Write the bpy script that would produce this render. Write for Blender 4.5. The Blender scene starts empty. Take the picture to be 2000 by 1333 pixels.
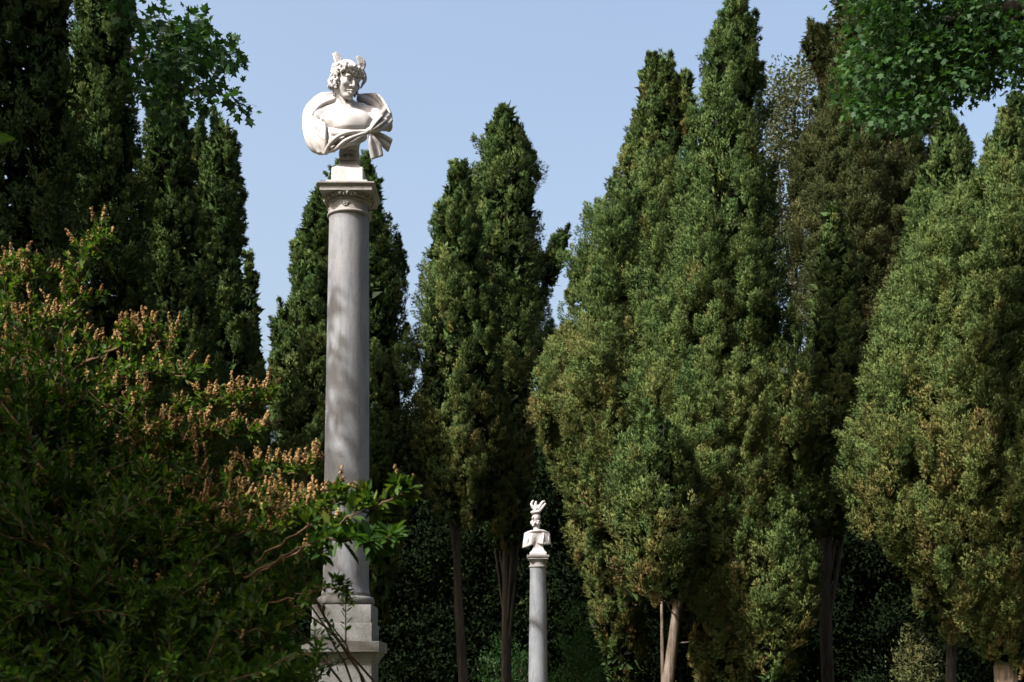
import bpy, math
import numpy as np

# ------------------------------------------------------------------ scene, camera, light
SC = bpy.context.scene
COL = SC.collection
CAM_Z, FPX, HORIZON = 1.6, 2500.0, 1340.0          # focal length and horizon row in photograph pixels

cam_data = bpy.data.cameras.new('camera')
cam = bpy.data.objects.new('camera', cam_data)
COL.objects.link(cam)
cam.location = (0, 0, CAM_Z)
cam.rotation_euler = (math.pi / 2, 0, 0)
cam_data.sensor_width = 36.0
cam_data.lens = 36.0 * FPX / 2000.0
cam_data.shift_y = (HORIZON - 666.5) / 2000.0
cam_data.clip_start = 0.1
cam_data.clip_end = 3000
cam_data.dof.use_dof = True
cam_data.dof.focus_distance = 11.5
cam_data.dof.aperture_fstop = 5.0
SC.camera = cam

SUN_AZ, SUN_EL = math.radians(51), math.radians(46)  # azimuth counted from behind the camera towards its left
SUN = np.array([-math.sin(SUN_AZ) * math.cos(SUN_EL), -math.cos(SUN_AZ) * math.cos(SUN_EL), math.sin(SUN_EL)])
world = bpy.data.worlds.new('World')
SC.world = world
world.use_nodes = True
wn = world.node_tree.nodes
sky = wn.new('ShaderNodeTexSky')
sky.sky_type = 'NISHITA'
sky.sun_disc = False
sky.sun_elevation = SUN_EL
sky.sun_rotation = math.atan2(SUN[0], SUN[1])
sky.air_density, sky.dust_density, sky.ozone_density = 1.2, 8.5, 0.3
world.node_tree.links.new(sky.outputs[0], wn['Background'].inputs[0])
wn['Background'].inputs[1].default_value = 0.15
sun_data = bpy.data.lights.new('sun', 'SUN')
sun_data.energy = 4.6
sun_data.angle = math.radians(0.55)
sun_data.color = (1.0, 0.965, 0.915)
sun = bpy.data.objects.new('sun', sun_data)
COL.objects.link(sun)
sun.location = (-20, -18, 30)
sun.rotation_euler = (math.pi / 2 - SUN_EL, 0, -SUN_AZ)
SC.view_settings.view_transform = 'Standard'
SC.view_settings.look = 'None'
SC.view_settings.exposure = 1.08
SC.view_settings.gamma = 1.0

# ------------------------------------------------------------------ helpers
def at(u, v, d):
    """Point at distance d that the photograph shows at pixel (u, v)."""
    return np.array([(u - 1000.0) / FPX * d, d, CAM_Z + (HORIZON - v) / FPX * d])

def unit(a):
    a = np.asarray(a, float)
    return a / np.maximum(np.linalg.norm(a, axis=-1, keepdims=True), 1e-9)

def vnoise(p, seed=0):
    """Smooth value noise in 0..1 for points n x 3."""
    p = np.asarray(p, float)
    i = np.floor(p).astype(np.int64)
    f = p - i
    f = f * f * (3 - 2 * f)
    out = np.zeros(len(p))
    for dx in (0, 1):
        for dy in (0, 1):
            for dz in (0, 1):
                h = (i[:, 0] + dx) * 374761393 + (i[:, 1] + dy) * 668265263 + (i[:, 2] + dz) * 2147483647 + seed * 974711
                h = (h ^ (h >> 13)) * 1274126177 & 0x7fffffff
                h = ((h ^ (h >> 16)) & 0xffff) / 65535.0
                w = (f[:, 0] if dx else 1 - f[:, 0]) * (f[:, 1] if dy else 1 - f[:, 1]) * (f[:, 2] if dz else 1 - f[:, 2])
                out += w * h
    return out

def fbm(p, seed=0, octaves=3):
    a, s, t = 1.0, 0.0, 0.0
    for o in range(octaves):
        s = s + a * vnoise(np.asarray(p) * 2 ** o, seed + o * 17)
        t += a
        a *= 0.5
    return s / t

def mesh_obj(name, verts, polys, mat, parent=None, origin=None, smooth=False, attrs=None):
    """ONE mesh object from arrays; polys is an array n x k or a list of such arrays; origin is the parent's world place."""
    verts = np.asarray(verts, np.float32)
    if origin is not None:
        verts = verts - np.asarray(origin, np.float32)
    if not isinstance(polys, list):
        polys = [polys]
    polys = [np.asarray(q, np.int32) for q in polys if len(q)]
    me = bpy.data.meshes.new(name)
    me.vertices.add(len(verts))
    me.vertices.foreach_set('co', verts.ravel())
    idx = np.concatenate([q.ravel() for q in polys])
    sizes = np.concatenate([np.full(len(q), q.shape[1], np.int32) for q in polys])
    me.loops.add(len(idx))
    me.loops.foreach_set('vertex_index', idx)
    me.polygons.add(len(sizes))
    me.polygons.foreach_set('loop_start', np.concatenate([[0], np.cumsum(sizes)[:-1]]).astype(np.int32))
    if smooth:
        me.polygons.foreach_set('use_smooth', np.ones(len(sizes), bool))
    for k, (typ, val) in (attrs or {}).items():
        a = me.attributes.new(k, typ, 'POINT')
        a.data.foreach_set('vector' if typ == 'FLOAT_VECTOR' else 'value', np.asarray(val, np.float32).ravel())
    me.update(calc_edges=True)
    me.materials.append(mat)
    o = bpy.data.objects.new(name, me)
    COL.objects.link(o)
    if parent is not None:
        o.parent = parent
    return o

def thing(name, label, cat, loc, group=None):
    o = bpy.data.objects.new(name, None)
    COL.objects.link(o)
    o.location = [float(c) for c in loc]
    o.empty_display_size = 0.3
    o['label'] = label
    o['category'] = cat
    o['kind'] = 'thing'
    if group:
        o['group'] = group
    return o

class Geo:
    """Collects pieces of one part."""
    def __init__(self):
        self.v, self.q, self.n = [], {}, 0
    def add(self, v, polys):
        v = np.asarray(v, float)
        for q in (polys if isinstance(polys, list) else [polys]):
            q = np.asarray(q)
            self.q.setdefault(q.shape[1], []).append(q + self.n)
        self.v.append(v)
        self.n += len(v)
    def tube(self, pts, rad, sides=7, wob=0.0, seed=0):
        pts = np.asarray(pts, float)
        rad = np.broadcast_to(np.asarray(rad, float), (len(pts),))
        t = unit(np.gradient(pts, axis=0))
        ref = np.array([0.13, 0.97, 0.21]) if abs(t[0, 2]) > 0.6 else np.array([0.05, 0.1, 1.0])
        a = unit(np.cross(t, ref))
        b = np.cross(t, a)
        ang = np.arange(sides) / sides * 2 * np.pi
        r = rad[:, None] * np.ones(sides)
        if wob:
            g = np.stack([np.cos(ang) * 1.7, np.sin(ang) * 1.7, ang * 0], 1)
            pp = (g[None] + np.stack([pts[:, 2] * 0.5, pts[:, 2] * 0.3, pts[:, 2] * 0.6], 1)[:, None]).reshape(-1, 3)
            r = r * (1 + wob * (fbm(pp, seed).reshape(len(pts), sides) - 0.5) * 2)
        v = pts[:, None] + r[..., None] * (np.cos(ang)[None, :, None] * a[:, None] + np.sin(ang)[None, :, None] * b[:, None])
        k = np.arange(len(pts) - 1)[:, None] * sides
        j = np.arange(sides)[None]
        j2 = (j + 1) % sides
        q = np.stack([k + j, k + j2, k + sides + j2, k + sides + j], -1).reshape(-1, 4)
        self.add(v.reshape(-1, 3), q)
    def lathe(self, prof, centre, segs=72, lean=(0, 0)):
        """prof: list of (r, z); closed at both ends."""
        prof = np.asarray(prof, float)
        ang = np.arange(segs) / segs * 2 * np.pi
        v = np.stack([prof[:, 0:1] * np.cos(ang), prof[:, 0:1] * np.sin(ang), prof[:, 1:2] + 0 * ang], -1)
        v[..., 0] += centre[0] + lean[0] * (prof[:, 1:2])
        v[..., 1] += centre[1] + lean[1] * (prof[:, 1:2])
        k = np.arange(len(prof) - 1)[:, None] * segs
        j = np.arange(segs)[None]
        j2 = (j + 1) % segs
        q = np.stack([k + j, k + j2, k + segs + j2, k + segs + j], -1).reshape(-1, 4)
        self.add(v.reshape(-1, 3), [q, np.arange(segs)[None, ::-1], (np.arange(segs) + (len(prof) - 1) * segs)[None]])
    def square(self, prof, centre, bev=0.004):
        """Square moulding: prof list of (half width, z)."""
        vs = []
        for h, z in prof:
            b = min(bev, h * 0.2)
            vs.append([(h - b, -h, z), (h, -h + b, z), (h, h - b, z), (h - b, h, z), (-h + b, h, z), (-h, h - b, z), (-h, -h + b, z), (-h + b, -h, z)])
        v = np.array(vs).reshape(-1, 3) + np.array([centre[0], centre[1], 0])
        n = len(prof)
        k = np.arange(n - 1)[:, None] * 8
        j = np.arange(8)[None]
        j2 = (j + 1) % 8
        q = np.stack([k + j, k + j2, k + 8 + j2, k + 8 + j], -1).reshape(-1, 4)
        self.add(v, [q, np.arange(8)[None, ::-1], (np.arange(8) + (n - 1) * 8)[None]])
    def ball(self, c, r, seg=8, rings=5, scale=(1, 1, 1)):
        th = np.linspace(0, np.pi, rings + 2)[1:-1]
        ph = np.arange(seg) / seg * 2 * np.pi
        v = np.stack([np.sin(th)[:, None] * np.cos(ph), np.sin(th)[:, None] * np.sin(ph), np.cos(th)[:, None] + 0 * ph], -1).reshape(-1, 3)
        v = np.concatenate([v, [[0, 0, 1], [0, 0, -1]]]) * np.array(scale) * r + np.asarray(c)
        k = np.arange(rings - 1)[:, None] * seg
        j = np.arange(seg)[None]
        j2 = (j + 1) % seg
        q = np.stack([k + j, k + seg + j, k + seg + j2, k + j2], -1).reshape(-1, 4)
        a = rings * seg
        t1 = np.stack([np.full(seg, a), np.arange(seg), (np.arange(seg) + 1) % seg], -1)
        e = (rings - 1) * seg
        t2 = np.stack([np.full(seg, a + 1), e + (np.arange(seg) + 1) % seg, e + np.arange(seg)], -1)
        self.add(v, [q, t1, t2])
    def build(self, name, mat, parent=None, origin=None, smooth=True):
        return mesh_obj(name, np.concatenate(self.v), [np.concatenate(x) for x in self.q.values()], mat, parent, origin, smooth)

def sharp(o, deg=35):
    """Smooth shading with the sharper edges kept crisp."""
    me = o.data
    import bmesh
    bm = bmesh.new()
    bm.from_mesh(me)
    for e in bm.edges:
        if len(e.link_faces) == 2:
            e.smooth = e.calc_face_angle(0) < math.radians(deg)
    bm.to_mesh(me)
    bm.free()
    return o

# ------------------------------------------------------------------ materials
def new_mat(name):
    m = bpy.data.materials.new(name)
    m.use_nodes = True
    t = m.node_tree
    t.nodes.clear()
    out = t.nodes.new('ShaderNodeOutputMaterial')
    return m, t, out

def N(t, typ, **kw):
    n = t.nodes.new(typ)
    for k, v in kw.items():
        if k.startswith('i_'):
            key = k[2:]
            n.inputs[int(key) if key.isdigit() else key].default_value = v
        else:
            setattr(n, k, v)
    return n

def ramp(t, fac, stops):
    r = N(t, 'ShaderNodeValToRGB')
    e = r.color_ramp.elements
    while len(e) < len(stops):
        e.new(0.5)
    for el, (p, c) in zip(e, stops):
        el.position = p
        el.color = (*c, 1) if len(c) == 3 else c
    t.links.new(fac, r.inputs[0])
    return r.outputs[0]

def leaf_mat(name, stops, transl=0.3, rough=0.55, gloss=0.06, tl_tint=(1.25, 1.3, 0.55), soft=True):
    """Foliage: colour runs along the per-leaf tint; shading follows the clump's own roundness."""
    m, t, out = new_mat(name)
    a = N(t, 'ShaderNodeAttribute', attribute_name='tint')
    nv = N(t, 'ShaderNodeAttribute', attribute_name='bulge')
    c = ramp(t, a.outputs['Fac'], stops)
    d = N(t, 'ShaderNodeBsdfDiffuse')
    t.links.new(c, d.inputs['Color'])
    if soft:
        t.links.new(nv.outputs['Vector'], d.inputs['Normal'])
    tr = N(t, 'ShaderNodeBsdfTranslucent')
    mul = N(t, 'ShaderNodeMix', data_type='RGBA', blend_type='MULTIPLY')
    mul.inputs[0].default_value = 1.0
    t.links.new(c, mul.inputs[6])
    mul.inputs[7].default_value = (*tl_tint, 1)
    t.links.new(mul.outputs[2], tr.inputs['Color'])
    mx = N(t, 'ShaderNodeMixShader')
    mx.inputs[0].default_value = transl
    t.links.new(d.outputs[0], mx.inputs[1])
    t.links.new(tr.outputs[0], mx.inputs[2])
    g = N(t, 'ShaderNodeBsdfGlossy')
    g.inputs['Roughness'].default_value = rough
    g.inputs['Color'].default_value = (0.8, 0.85, 0.8, 1)
    mx2 = N(t, 'ShaderNodeMixShader')
    mx2.inputs[0].default_value = gloss
    t.links.new(mx.outputs[0], mx2.inputs[1])
    t.links.new(g.outputs[0], mx2.inputs[2])
    t.links.new(mx2.outputs[0], out.inputs[0])
    return m

def stone_mat(name, base, dark, stain, scale=6.0, vein=0.0, rough=0.6, speck=0.0, bump=0.15, stain_at=0.62, stain_scale=1.0):
    m, t, out = new_mat(name)
    co = N(t, 'ShaderNodeTexCoord')
    n1 = N(t, 'ShaderNodeTexNoise', i_Scale=scale, i_Detail=7.0, i_Roughness=0.62)
    t.links.new(co.outputs['Object'], n1.inputs['Vector'])
    c = ramp(t, n1.outputs['Fac'], [(0.32, dark), (0.62, base)])
    if vein:
        mp = N(t, 'ShaderNodeMapping')
        mp.inputs['Rotation'].default_value = (0.2, math.radians(28), 0)
        mp.inputs['Scale'].default_value = (6.0, 4.0, 1.0)
        t.links.new(co.outputs['Object'], mp.inputs['Vector'])
        n2 = N(t, 'ShaderNodeTexNoise', i_Scale=1.0, i_Detail=6.0, i_Roughness=0.55, i_Distortion=0.9)
        t.links.new(mp.outputs[0], n2.inputs['Vector'])
        f = ramp(t, n2.outputs['Fac'], [(0.47, (0, 0, 0)), (0.53, (vein, vein, vein)), (0.57, (vein * .25,) * 3), (0.75, (0, 0, 0))])
        mv = N(t, 'ShaderNodeMix', data_type='RGBA')
        t.links.new(f, mv.inputs[0])
        t.links.new(c, mv.inputs[6])
        mv.inputs[7].default_value = (*[x * 0.45 for x in dark], 1)
        c = mv.outputs[2]
    n3 = N(t, 'ShaderNodeTexNoise', i_Scale=scale * 0.55 * stain_scale, i_Detail=5.0, i_Roughness=0.7)
    mp3 = N(t, 'ShaderNodeMapping')
    mp3.inputs['Location'].default_value = (3.1, 1.7, 0.4)
    mp3.inputs['Scale'].default_value = (1.0, 1.0, 0.55)
    t.links.new(co.outputs['Object'], mp3.inputs['Vector'])
    t.links.new(mp3.outputs[0], n3.inputs['Vector'])
    f3 = ramp(t, n3.outputs['Fac'], [(stain_at - 0.05, (0, 0, 0)), (stain_at + 0.12, (0.75, 0.75, 0.75))])
    ms = N(t, 'ShaderNodeMix', data_type='RGBA')
    t.links.new(f3, ms.inputs[0])
    t.links.new(c, ms.inputs[6])
    ms.inputs[7].default_value = (*stain, 1)
    c = ms.outputs[2]
    if speck:
        n4 = N(t, 'ShaderNodeTexNoise', i_Scale=160.0, i_Detail=3.0, i_Roughness=0.7)
        t.links.new(co.outputs['Object'], n4.inputs['Vector'])
        f4 = ramp(t, n4.outputs['Fac'], [(0.38, (1 - speck,) * 3), (0.62, (1 + speck * 0.3,) * 3)])
        mq = N(t, 'ShaderNodeMix', data_type='RGBA', blend_type='MULTIPLY')
        mq.inputs[0].default_value = 1.0
        t.links.new(c, mq.inputs[6])
        t.links.new(f4, mq.inputs[7])
        c = mq.outputs[2]
    p = N(t, 'ShaderNodeBsdfPrincipled')
    p.inputs['Roughness'].default_value = rough
    p.inputs['Specular IOR Level'].default_value = 0.3
    t.links.new(c, p.inputs['Base Color'])
    nb = N(t, 'ShaderNodeTexNoise', i_Scale=38.0, i_Detail=8.0, i_Roughness=0.7)
    t.links.new(co.outputs['Object'], nb.inputs['Vector'])
    b = N(t, 'ShaderNodeBump', i_Strength=bump, i_Distance=0.02)
    t.links.new(nb.outputs['Fac'], b.inputs['Height'])
    t.links.new(b.outputs[0], p.inputs['Normal'])
    t.links.new(p.outputs[0], out.inputs[0])
    return m

def bark_mat(name, a, b):
    m, t, out = new_mat(name)
    co = N(t, 'ShaderNodeTexCoord')
    mp = N(t, 'ShaderNodeMapping')
    mp.inputs['Scale'].default_value = (9, 9, 1.1)
    t.links.new(co.outputs['Object'], mp.inputs['Vector'])
    n = N(t, 'ShaderNodeTexNoise', i_Scale=1.6, i_Detail=7.0, i_Roughness=0.65, i_Distortion=0.5)
    t.links.new(mp.outputs[0], n.inputs['Vector'])
    c = ramp(t, n.outputs['Fac'], [(0.36, a), (0.64, b)])
    p = N(t, 'ShaderNodeBsdfPrincipled')
    p.inputs['Roughness'].default_value = 0.9
    p.inputs['Specular IOR Level'].default_value = 0.15
    t.links.new(c, p.inputs['Base Color'])
    bu = N(t, 'ShaderNodeBump', i_Strength=0.8, i_Distance=0.04)
    t.links.new(n.outputs['Fac'], bu.inputs['Height'])
    t.links.new(bu.outputs[0], p.inputs['Normal'])
    t.links.new(p.outputs[0], out.inputs[0])
    return m

M_CYP = leaf_mat('cypress_foliage', [(0.0, (0.034, 0.068, 0.024)), (0.4, (0.090, 0.130, 0.042)), (0.7, (0.136, 0.138, 0.046)), (1.0, (0.165, 0.118, 0.054))], transl=0.12, gloss=0.006)
M_DARK = leaf_mat('shade_dark_undergrowth', [(0.0, (0.007, 0.012, 0.006)), (0.8, (0.012, 0.020, 0.008)), (1.0, (0.040, 0.058, 0.016))], transl=0.02, gloss=0.0)  # leaf colour taken near black to stand in for deep shade
M_CYPB = leaf_mat('brown_cypress_foliage', [(0.0, (0.030, 0.045, 0.018)), (0.5, (0.064, 0.070, 0.028)), (1.0, (0.125, 0.088, 0.050))], transl=0.14, gloss=0.006)
M_PLANE = leaf_mat('plane_foliage', [(0.0, (0.014, 0.040, 0.014)), (0.6, (0.026, 0.066, 0.018)), (1.0, (0.060, 0.105, 0.026))], transl=0.34, gloss=0.015, rough=0.6, soft=False)
M_OLIVE = leaf_mat('pale_foliage', [(0.0, (0.035, 0.050, 0.026)), (0.6, (0.070, 0.078, 0.045)), (1.0, (0.13, 0.115, 0.08))], transl=0.2, gloss=0.015, soft=False)
M_SHRUB = leaf_mat('shrub_foliage', [(0.0, (0.012, 0.036, 0.010)), (0.5, (0.042, 0.090, 0.016)), (1.0, (0.130, 0.165, 0.028))], transl=0.38, gloss=0.012, rough=0.55, soft=False)
M_BLOOM = leaf_mat('seed_heads', [(0.0, (0.26, 0.150, 0.058)), (0.6, (0.46, 0.300, 0.125)), (1.0, (0.60, 0.44, 0.22))], transl=0.3, gloss=0.01, tl_tint=(1.1, 0.95, 0.7))
M_BARK = bark_mat('cypress_bark', (0.064, 0.050, 0.039), (0.203, 0.161, 0.131))
M_BARKD = bark_mat('shade_dark_bark', (0.014, 0.012, 0.010), (0.044, 0.038, 0.031))  # bark colour darkened to stand in for shade on the trunks
M_STEM = bark_mat('shrub_bark', (0.075, 0.048, 0.032), (0.20, 0.13, 0.08))
M_MARBLE = stone_mat('white_marble', (0.390, 0.381, 0.386), (0.295, 0.286, 0.289), (0.210, 0.170, 0.140), scale=4.5, rough=0.55, bump=0.08, stain_at=0.585, stain_scale=2.0)
M_SHAFT = stone_mat('grey_marble', (0.204, 0.216, 0.236), (0.148, 0.158, 0.178), (0.214, 0.202, 0.206), scale=2.6, vein=0.40, rough=0.6, bump=0.16, stain_at=0.60, speck=0.2)
M_CAPITAL = stone_mat('capital_marble', (0.255, 0.245, 0.238), (0.180, 0.172, 0.165), (0.115, 0.098, 0.084), scale=7.0, rough=0.65, speck=0.2, bump=0.2, stain_at=0.60)
M_PLINTH = stone_mat('grey_limestone', (0.165, 0.167, 0.164), (0.110, 0.113, 0.110), (0.070, 0.068, 0.058), scale=5.0, rough=0.8, speck=0.4, bump=0.4, stain_at=0.57)

def ground_mat():
    m, t, out = new_mat('soil_and_dry_grass')
    co = N(t, 'ShaderNodeTexCoord')
    n = N(t, 'ShaderNodeTexNoise', i_Scale=0.6, i_Detail=9.0, i_Roughness=0.7)
    t.links.new(co.outputs['Object'], n.inputs['Vector'])
    c = ramp(t, n.outputs['Fac'], [(0.35, (0.05, 0.06, 0.025)), (0.5, (0.085, 0.085, 0.04)), (0.65, (0.15, 0.105, 0.065))])
    p = N(t, 'ShaderNodeBsdfPrincipled', i_Roughness=0.95)
    t.links.new(c, p.inputs['Base Color'])
    t.links.new(p.outputs[0], out.inputs[0])
    return m

# ------------------------------------------------------------------ ground
def build_ground():
    n = 90
    s = np.sign(np.linspace(-1, 1, n)) * np.abs(np.linspace(-1, 1, n)) ** 3
    X, Y = np.meshgrid(s * 1500, s * 1500 + 20)
    P = np.stack([X.ravel(), Y.ravel(), 0 * X.ravel()], 1)
    r = np.linalg.norm(P[:, :2], axis=1)
    P[:, 2] = (fbm(P * 0.15, 3) - 0.5) * 0.25 * np.clip(60 / (r + 1), 0, 1) - 0.06
    k = np.arange(n - 1)[:, None] * n + np.arange(n - 1)[None]
    q = np.stack([k, k + 1, k + n + 1, k + n], -1).reshape(-1, 4)
    o = mesh_obj('ground', P, q, ground_mat(), smooth=True)
    o['kind'] = 'structure'
build_ground()

# ------------------------------------------------------------------ signed distance sculpting (statues)
class Sculpt:
    """A clay block: smooth unions and cuts of soft shapes, skinned at the end with surface nets."""
    def __init__(self, lo, hi, h):
        self.lo, self.h = np.array(lo, float), h
        self.n = np.ceil((np.array(hi, float) - self.lo) / h).astype(int) + 1
        self.F = np.full(self.n, 60.0, np.float32)
    def _box(self, a, b):
        i0 = np.clip(np.floor((a - self.lo) / self.h).astype(int), 0, self.n - 1)
        i1 = np.clip(np.ceil((b - self.lo) / self.h).astype(int) + 1, 1, self.n)
        if np.any(i1 <= i0):
            return None
        ax = [self.lo[k] + np.arange(i0[k], i1[k]) * self.h for k in range(3)]
        P = np.stack(np.meshgrid(*ax, indexing='ij'), -1)
        return tuple(slice(i0[k], i1[k]) for k in range(3)), P
    def _mix(self, sl, d, k, cut):
        F = self.F[sl]
        if cut:
            d = -d
            h = np.clip(0.5 - 0.5 * (F - d) / k, 0, 1)
            self.F[sl] = F * (1 - h) + d * h + k * h * (1 - h)
        else:
            h = np.clip(0.5 + 0.5 * (d - F) / k, 0, 1)
            self.F[sl] = d * (1 - h) + F * h - k * h * (1 - h)
    def ell(self, c, r, R=None, k=2.0, cut=False):
        c, r = np.asarray(c, float), np.asarray(r, float)
        m = r.max() + k + 6 * self.h
        b = self._box(c - m, c + m)
        if b is None:
            return
        sl, P = b
        q = P - c
        if R is not None:
            q = q @ R
        k0 = np.linalg.norm(q / r, axis=-1)
        k1 = np.linalg.norm(q / (r * r), axis=-1)
        d = np.where(k1 > 1e-6, k0 * (k0 - 1) / np.maximum(k1, 1e-6), -r.min())
        self._mix(sl, d, k, cut)
    def cap(self, a, b, ra, rb=None, k=2.0, cut=False):
        a, b = np.asarray(a, float), np.asarray(b, float)
        rb = ra if rb is None else rb
        m = max(ra, rb) + k + 6 * self.h
        bx = self._box(np.minimum(a, b) - m, np.maximum(a, b) + m)
        if bx is None:
            return
        sl, P = bx
        ab = b - a
        t = np.clip(((P - a) @ ab) / max(ab @ ab, 1e-9), 0, 1)
        d = np.linalg.norm(P - a - t[..., None] * ab, axis=-1) - (ra + (rb - ra) * t)
        self._mix(sl, d, k, cut)
    def chain(self, pts, rad, k=2.0, cut=False, sub=4):
        """Smooth rope through pts with radii rad."""
        self.ropes([(pts, rad)], k, cut, sub)
    def ropes(self, list_, k=2.0, cut=False, sub=4):
        """Several ropes joined as one shape, then blended into the clay."""
        segs = []
        for pts, rad in list_:
            pts = np.asarray(pts, float)
            pp, rr = spline(pts, np.broadcast_to(np.asarray(rad, float), (len(pts),)), sub)
            segs += [(pp[i], pp[i + 1], rr[i], rr[i + 1]) for i in range(len(pp) - 1)]
        rm = max(max(x[2], x[3]) for x in segs) + k + 6 * self.h
        allp = np.array([x[0] for x in segs] + [x[1] for x in segs])
        bx = self._box(allp.min(0) - rm, allp.max(0) + rm)
        if bx is None:
            return
        sl, P = bx
        D = np.full(P.shape[:3], 60.0)
        o = P[0, 0, 0]
        for p, q, ra, rb in segs:
            m = max(ra, rb) + k + 5 * self.h
            i0 = np.clip(np.floor((np.minimum(p, q) - m - o) / self.h).astype(int), 0, D.shape)
            i1 = np.clip(np.ceil((np.maximum(p, q) + m - o) / self.h).astype(int) + 1, 0, D.shape)
            if np.any(i1 <= i0):
                continue
            z = tuple(slice(i0[j], i1[j]) for j in range(3))
            w = P[z] - p
            ab = q - p
            t = np.clip((w @ ab) / max(ab @ ab, 1e-9), 0, 1)
            D[z] = np.minimum(D[z], np.linalg.norm(w - t[..., None] * ab, axis=-1) - (ra + (rb - ra) * t))
        self._mix(sl, D, k, cut)
    def tor(self, c, nrm, R, r, k=1.0):
        c = np.asarray(c, float)
        m = R + r + k + 6 * self.h
        b = self._box(c - m, c + m)
        if b is None:
            return
        sl, P = b
        nrm = unit(nrm)
        q = P - c
        z = q @ nrm
        x = np.linalg.norm(q - z[..., None] * nrm, axis=-1)
        self._mix(sl, np.sqrt((x - R) ** 2 + z * z) - r, k, False)
    def rough(self, amp, scale, seed):
        P = np.stack(np.meshgrid(*[self.lo[k] + np.arange(self.n[k]) * self.h for k in range(3)], indexing='ij'), -1)
        near = np.abs(self.F) < amp * 2 + self.h * 2
        self.F[near] += (amp * (fbm(P[near] * scale, seed) - 0.5) * 2).astype(np.float32)
    def skin(self, smooth=1):
        F = self.F.copy()
        F[0], F[-1], F[:, 0], F[:, -1], F[:, :, 0], F[:, :, -1] = (np.maximum(x, 0.3) for x in (F[0], F[-1], F[:, 0], F[:, -1], F[:, :, 0], F[:, :, -1]))
        ins = F < 0
        nx, ny, nz = self.n - 1
        cnt = np.zeros((nx, ny, nz), np.int8)
        for a in (0, 1):
            for b in (0, 1):
                for c in (0, 1):
                    cnt += ins[a:a + nx, b:b + ny, c:c + nz]
        act = (cnt > 0) & (cnt < 8)
        I = np.argwhere(act)
        idx = np.full((nx, ny, nz), -1, np.int64)
        idx[act] = np.arange(len(I))
        S, C = np.zeros((len(I), 3)), np.zeros(len(I))
        cor = [(a, b, c) for a in (0, 1) for b in (0, 1) for c in (0, 1)]
        for p in cor:
            for ax in range(3):
                if p[ax]:
                    continue
                q = list(p)
                q[ax] = 1
                fa = F[I[:, 0] + p[0], I[:, 1] + p[1], I[:, 2] + p[2]]
                fb = F[I[:, 0] + q[0], I[:, 1] + q[1], I[:, 2] + q[2]]
                x = (fa < 0) != (fb < 0)
                t = np.where(x, fa / np.where(x, fa - fb, 1), 0)
                pos = np.array(p, float) + t[:, None] * (np.array(q, float) - np.array(p, float))
                S[x] += pos[x]
                C[x] += 1
        V = I + S / np.maximum(C, 1)[:, None]
        quads = []
        for ax in range(3):
            o1, o2 = [(1, 2), (2, 0), (0, 1)][ax]
            sl0 = [slice(1, -1)] * 3
            sl1 = [slice(1, -1)] * 3
            sl0[ax], sl1[ax] = slice(0, -1), slice(1, None)
            a, b = ins[tuple(sl0)], ins[tuple(sl1)]
            E = np.argwhere(a != b)
            if not len(E):
                continue
            flip = a[tuple(E.T)]
            E = E + 1
            E[:, ax] -= 1
            d1, d2 = np.zeros(3, int), np.zeros(3, int)
            d1[o1], d2[o2] = 1, 1
            g = lambda e: idx[e[:, 0], e[:, 1], e[:, 2]]
            q = np.stack([g(E - d1 - d2), g(E - d2), g(E), g(E - d1)], 1)
            q[~flip] = q[~flip][:, ::-1]
            quads.append(q)
        Q = np.concatenate(quads)
        Q = Q[(Q >= 0).all(1)]
        for _ in range(smooth):
            acc, n = np.zeros_like(V), np.zeros(len(V))
            for i in range(4):
                for j in ((i + 1) % 4, (i + 3) % 4):
                    np.add.at(acc, Q[:, i], V[Q[:, j]])
                    np.add.at(n, Q[:, i], 1)
            V = 0.45 * V + 0.55 * acc / np.maximum(n, 1)[:, None]
        return V * self.h + self.lo, Q

def spline(pts, rad, sub):
    pts = np.asarray(pts, float)
    P = np.concatenate([[2 * pts[0] - pts[1]], pts, [2 * pts[-1] - pts[-2]]])
    out, ro = [], []
    for i in range(len(pts) - 1):
        for s in range(sub):
            t = s / sub
            p0, p1, p2, p3 = P[i:i + 4]
            out.append(0.5 * (2 * p1 + (p2 - p0) * t + (2 * p0 - 5 * p1 + 4 * p2 - p3) * t * t + (3 * p1 - p0 - 3 * p2 + p3) * t ** 3))
            ro.append(rad[i] + (rad[i + 1] - rad[i]) * t)
    return np.array(out + [pts[-1]]), np.array(ro + [rad[-1]])

def rot(yaw, pitch, roll):
    """Head axes: columns are the sculpture's right, forward (to the camera = -y) and up."""
    cy, sy, cp, sp, cr, sr = math.cos(yaw), math.sin(yaw), math.cos(pitch), math.sin(pitch), math.cos(roll), math.sin(roll)
    fwd = np.array([sy * cp, -cy * cp, -sp])
    right = np.array([cy, sy, 0.0])
    up = np.cross(right, -fwd) if False else -np.cross(right, fwd)
    up = up if up[2] > 0 else -up
    r2 = right * cr + up * sr
    u2 = up * cr - right * sr
    return np.stack([r2, fwd, u2], 1)

# ------------------------------------------------------------------ tall column and the bust on it
D1 = 11.0
PX = D1 / FPX                                        # metres per photograph pixel at the column
def Z1(v, f=0.0):
    return CAM_Z + (HORIZON - v) * (D1 - f * PX) / FPX
AX_U = 675.0
LEAN = 7.5 / 850.0

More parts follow.
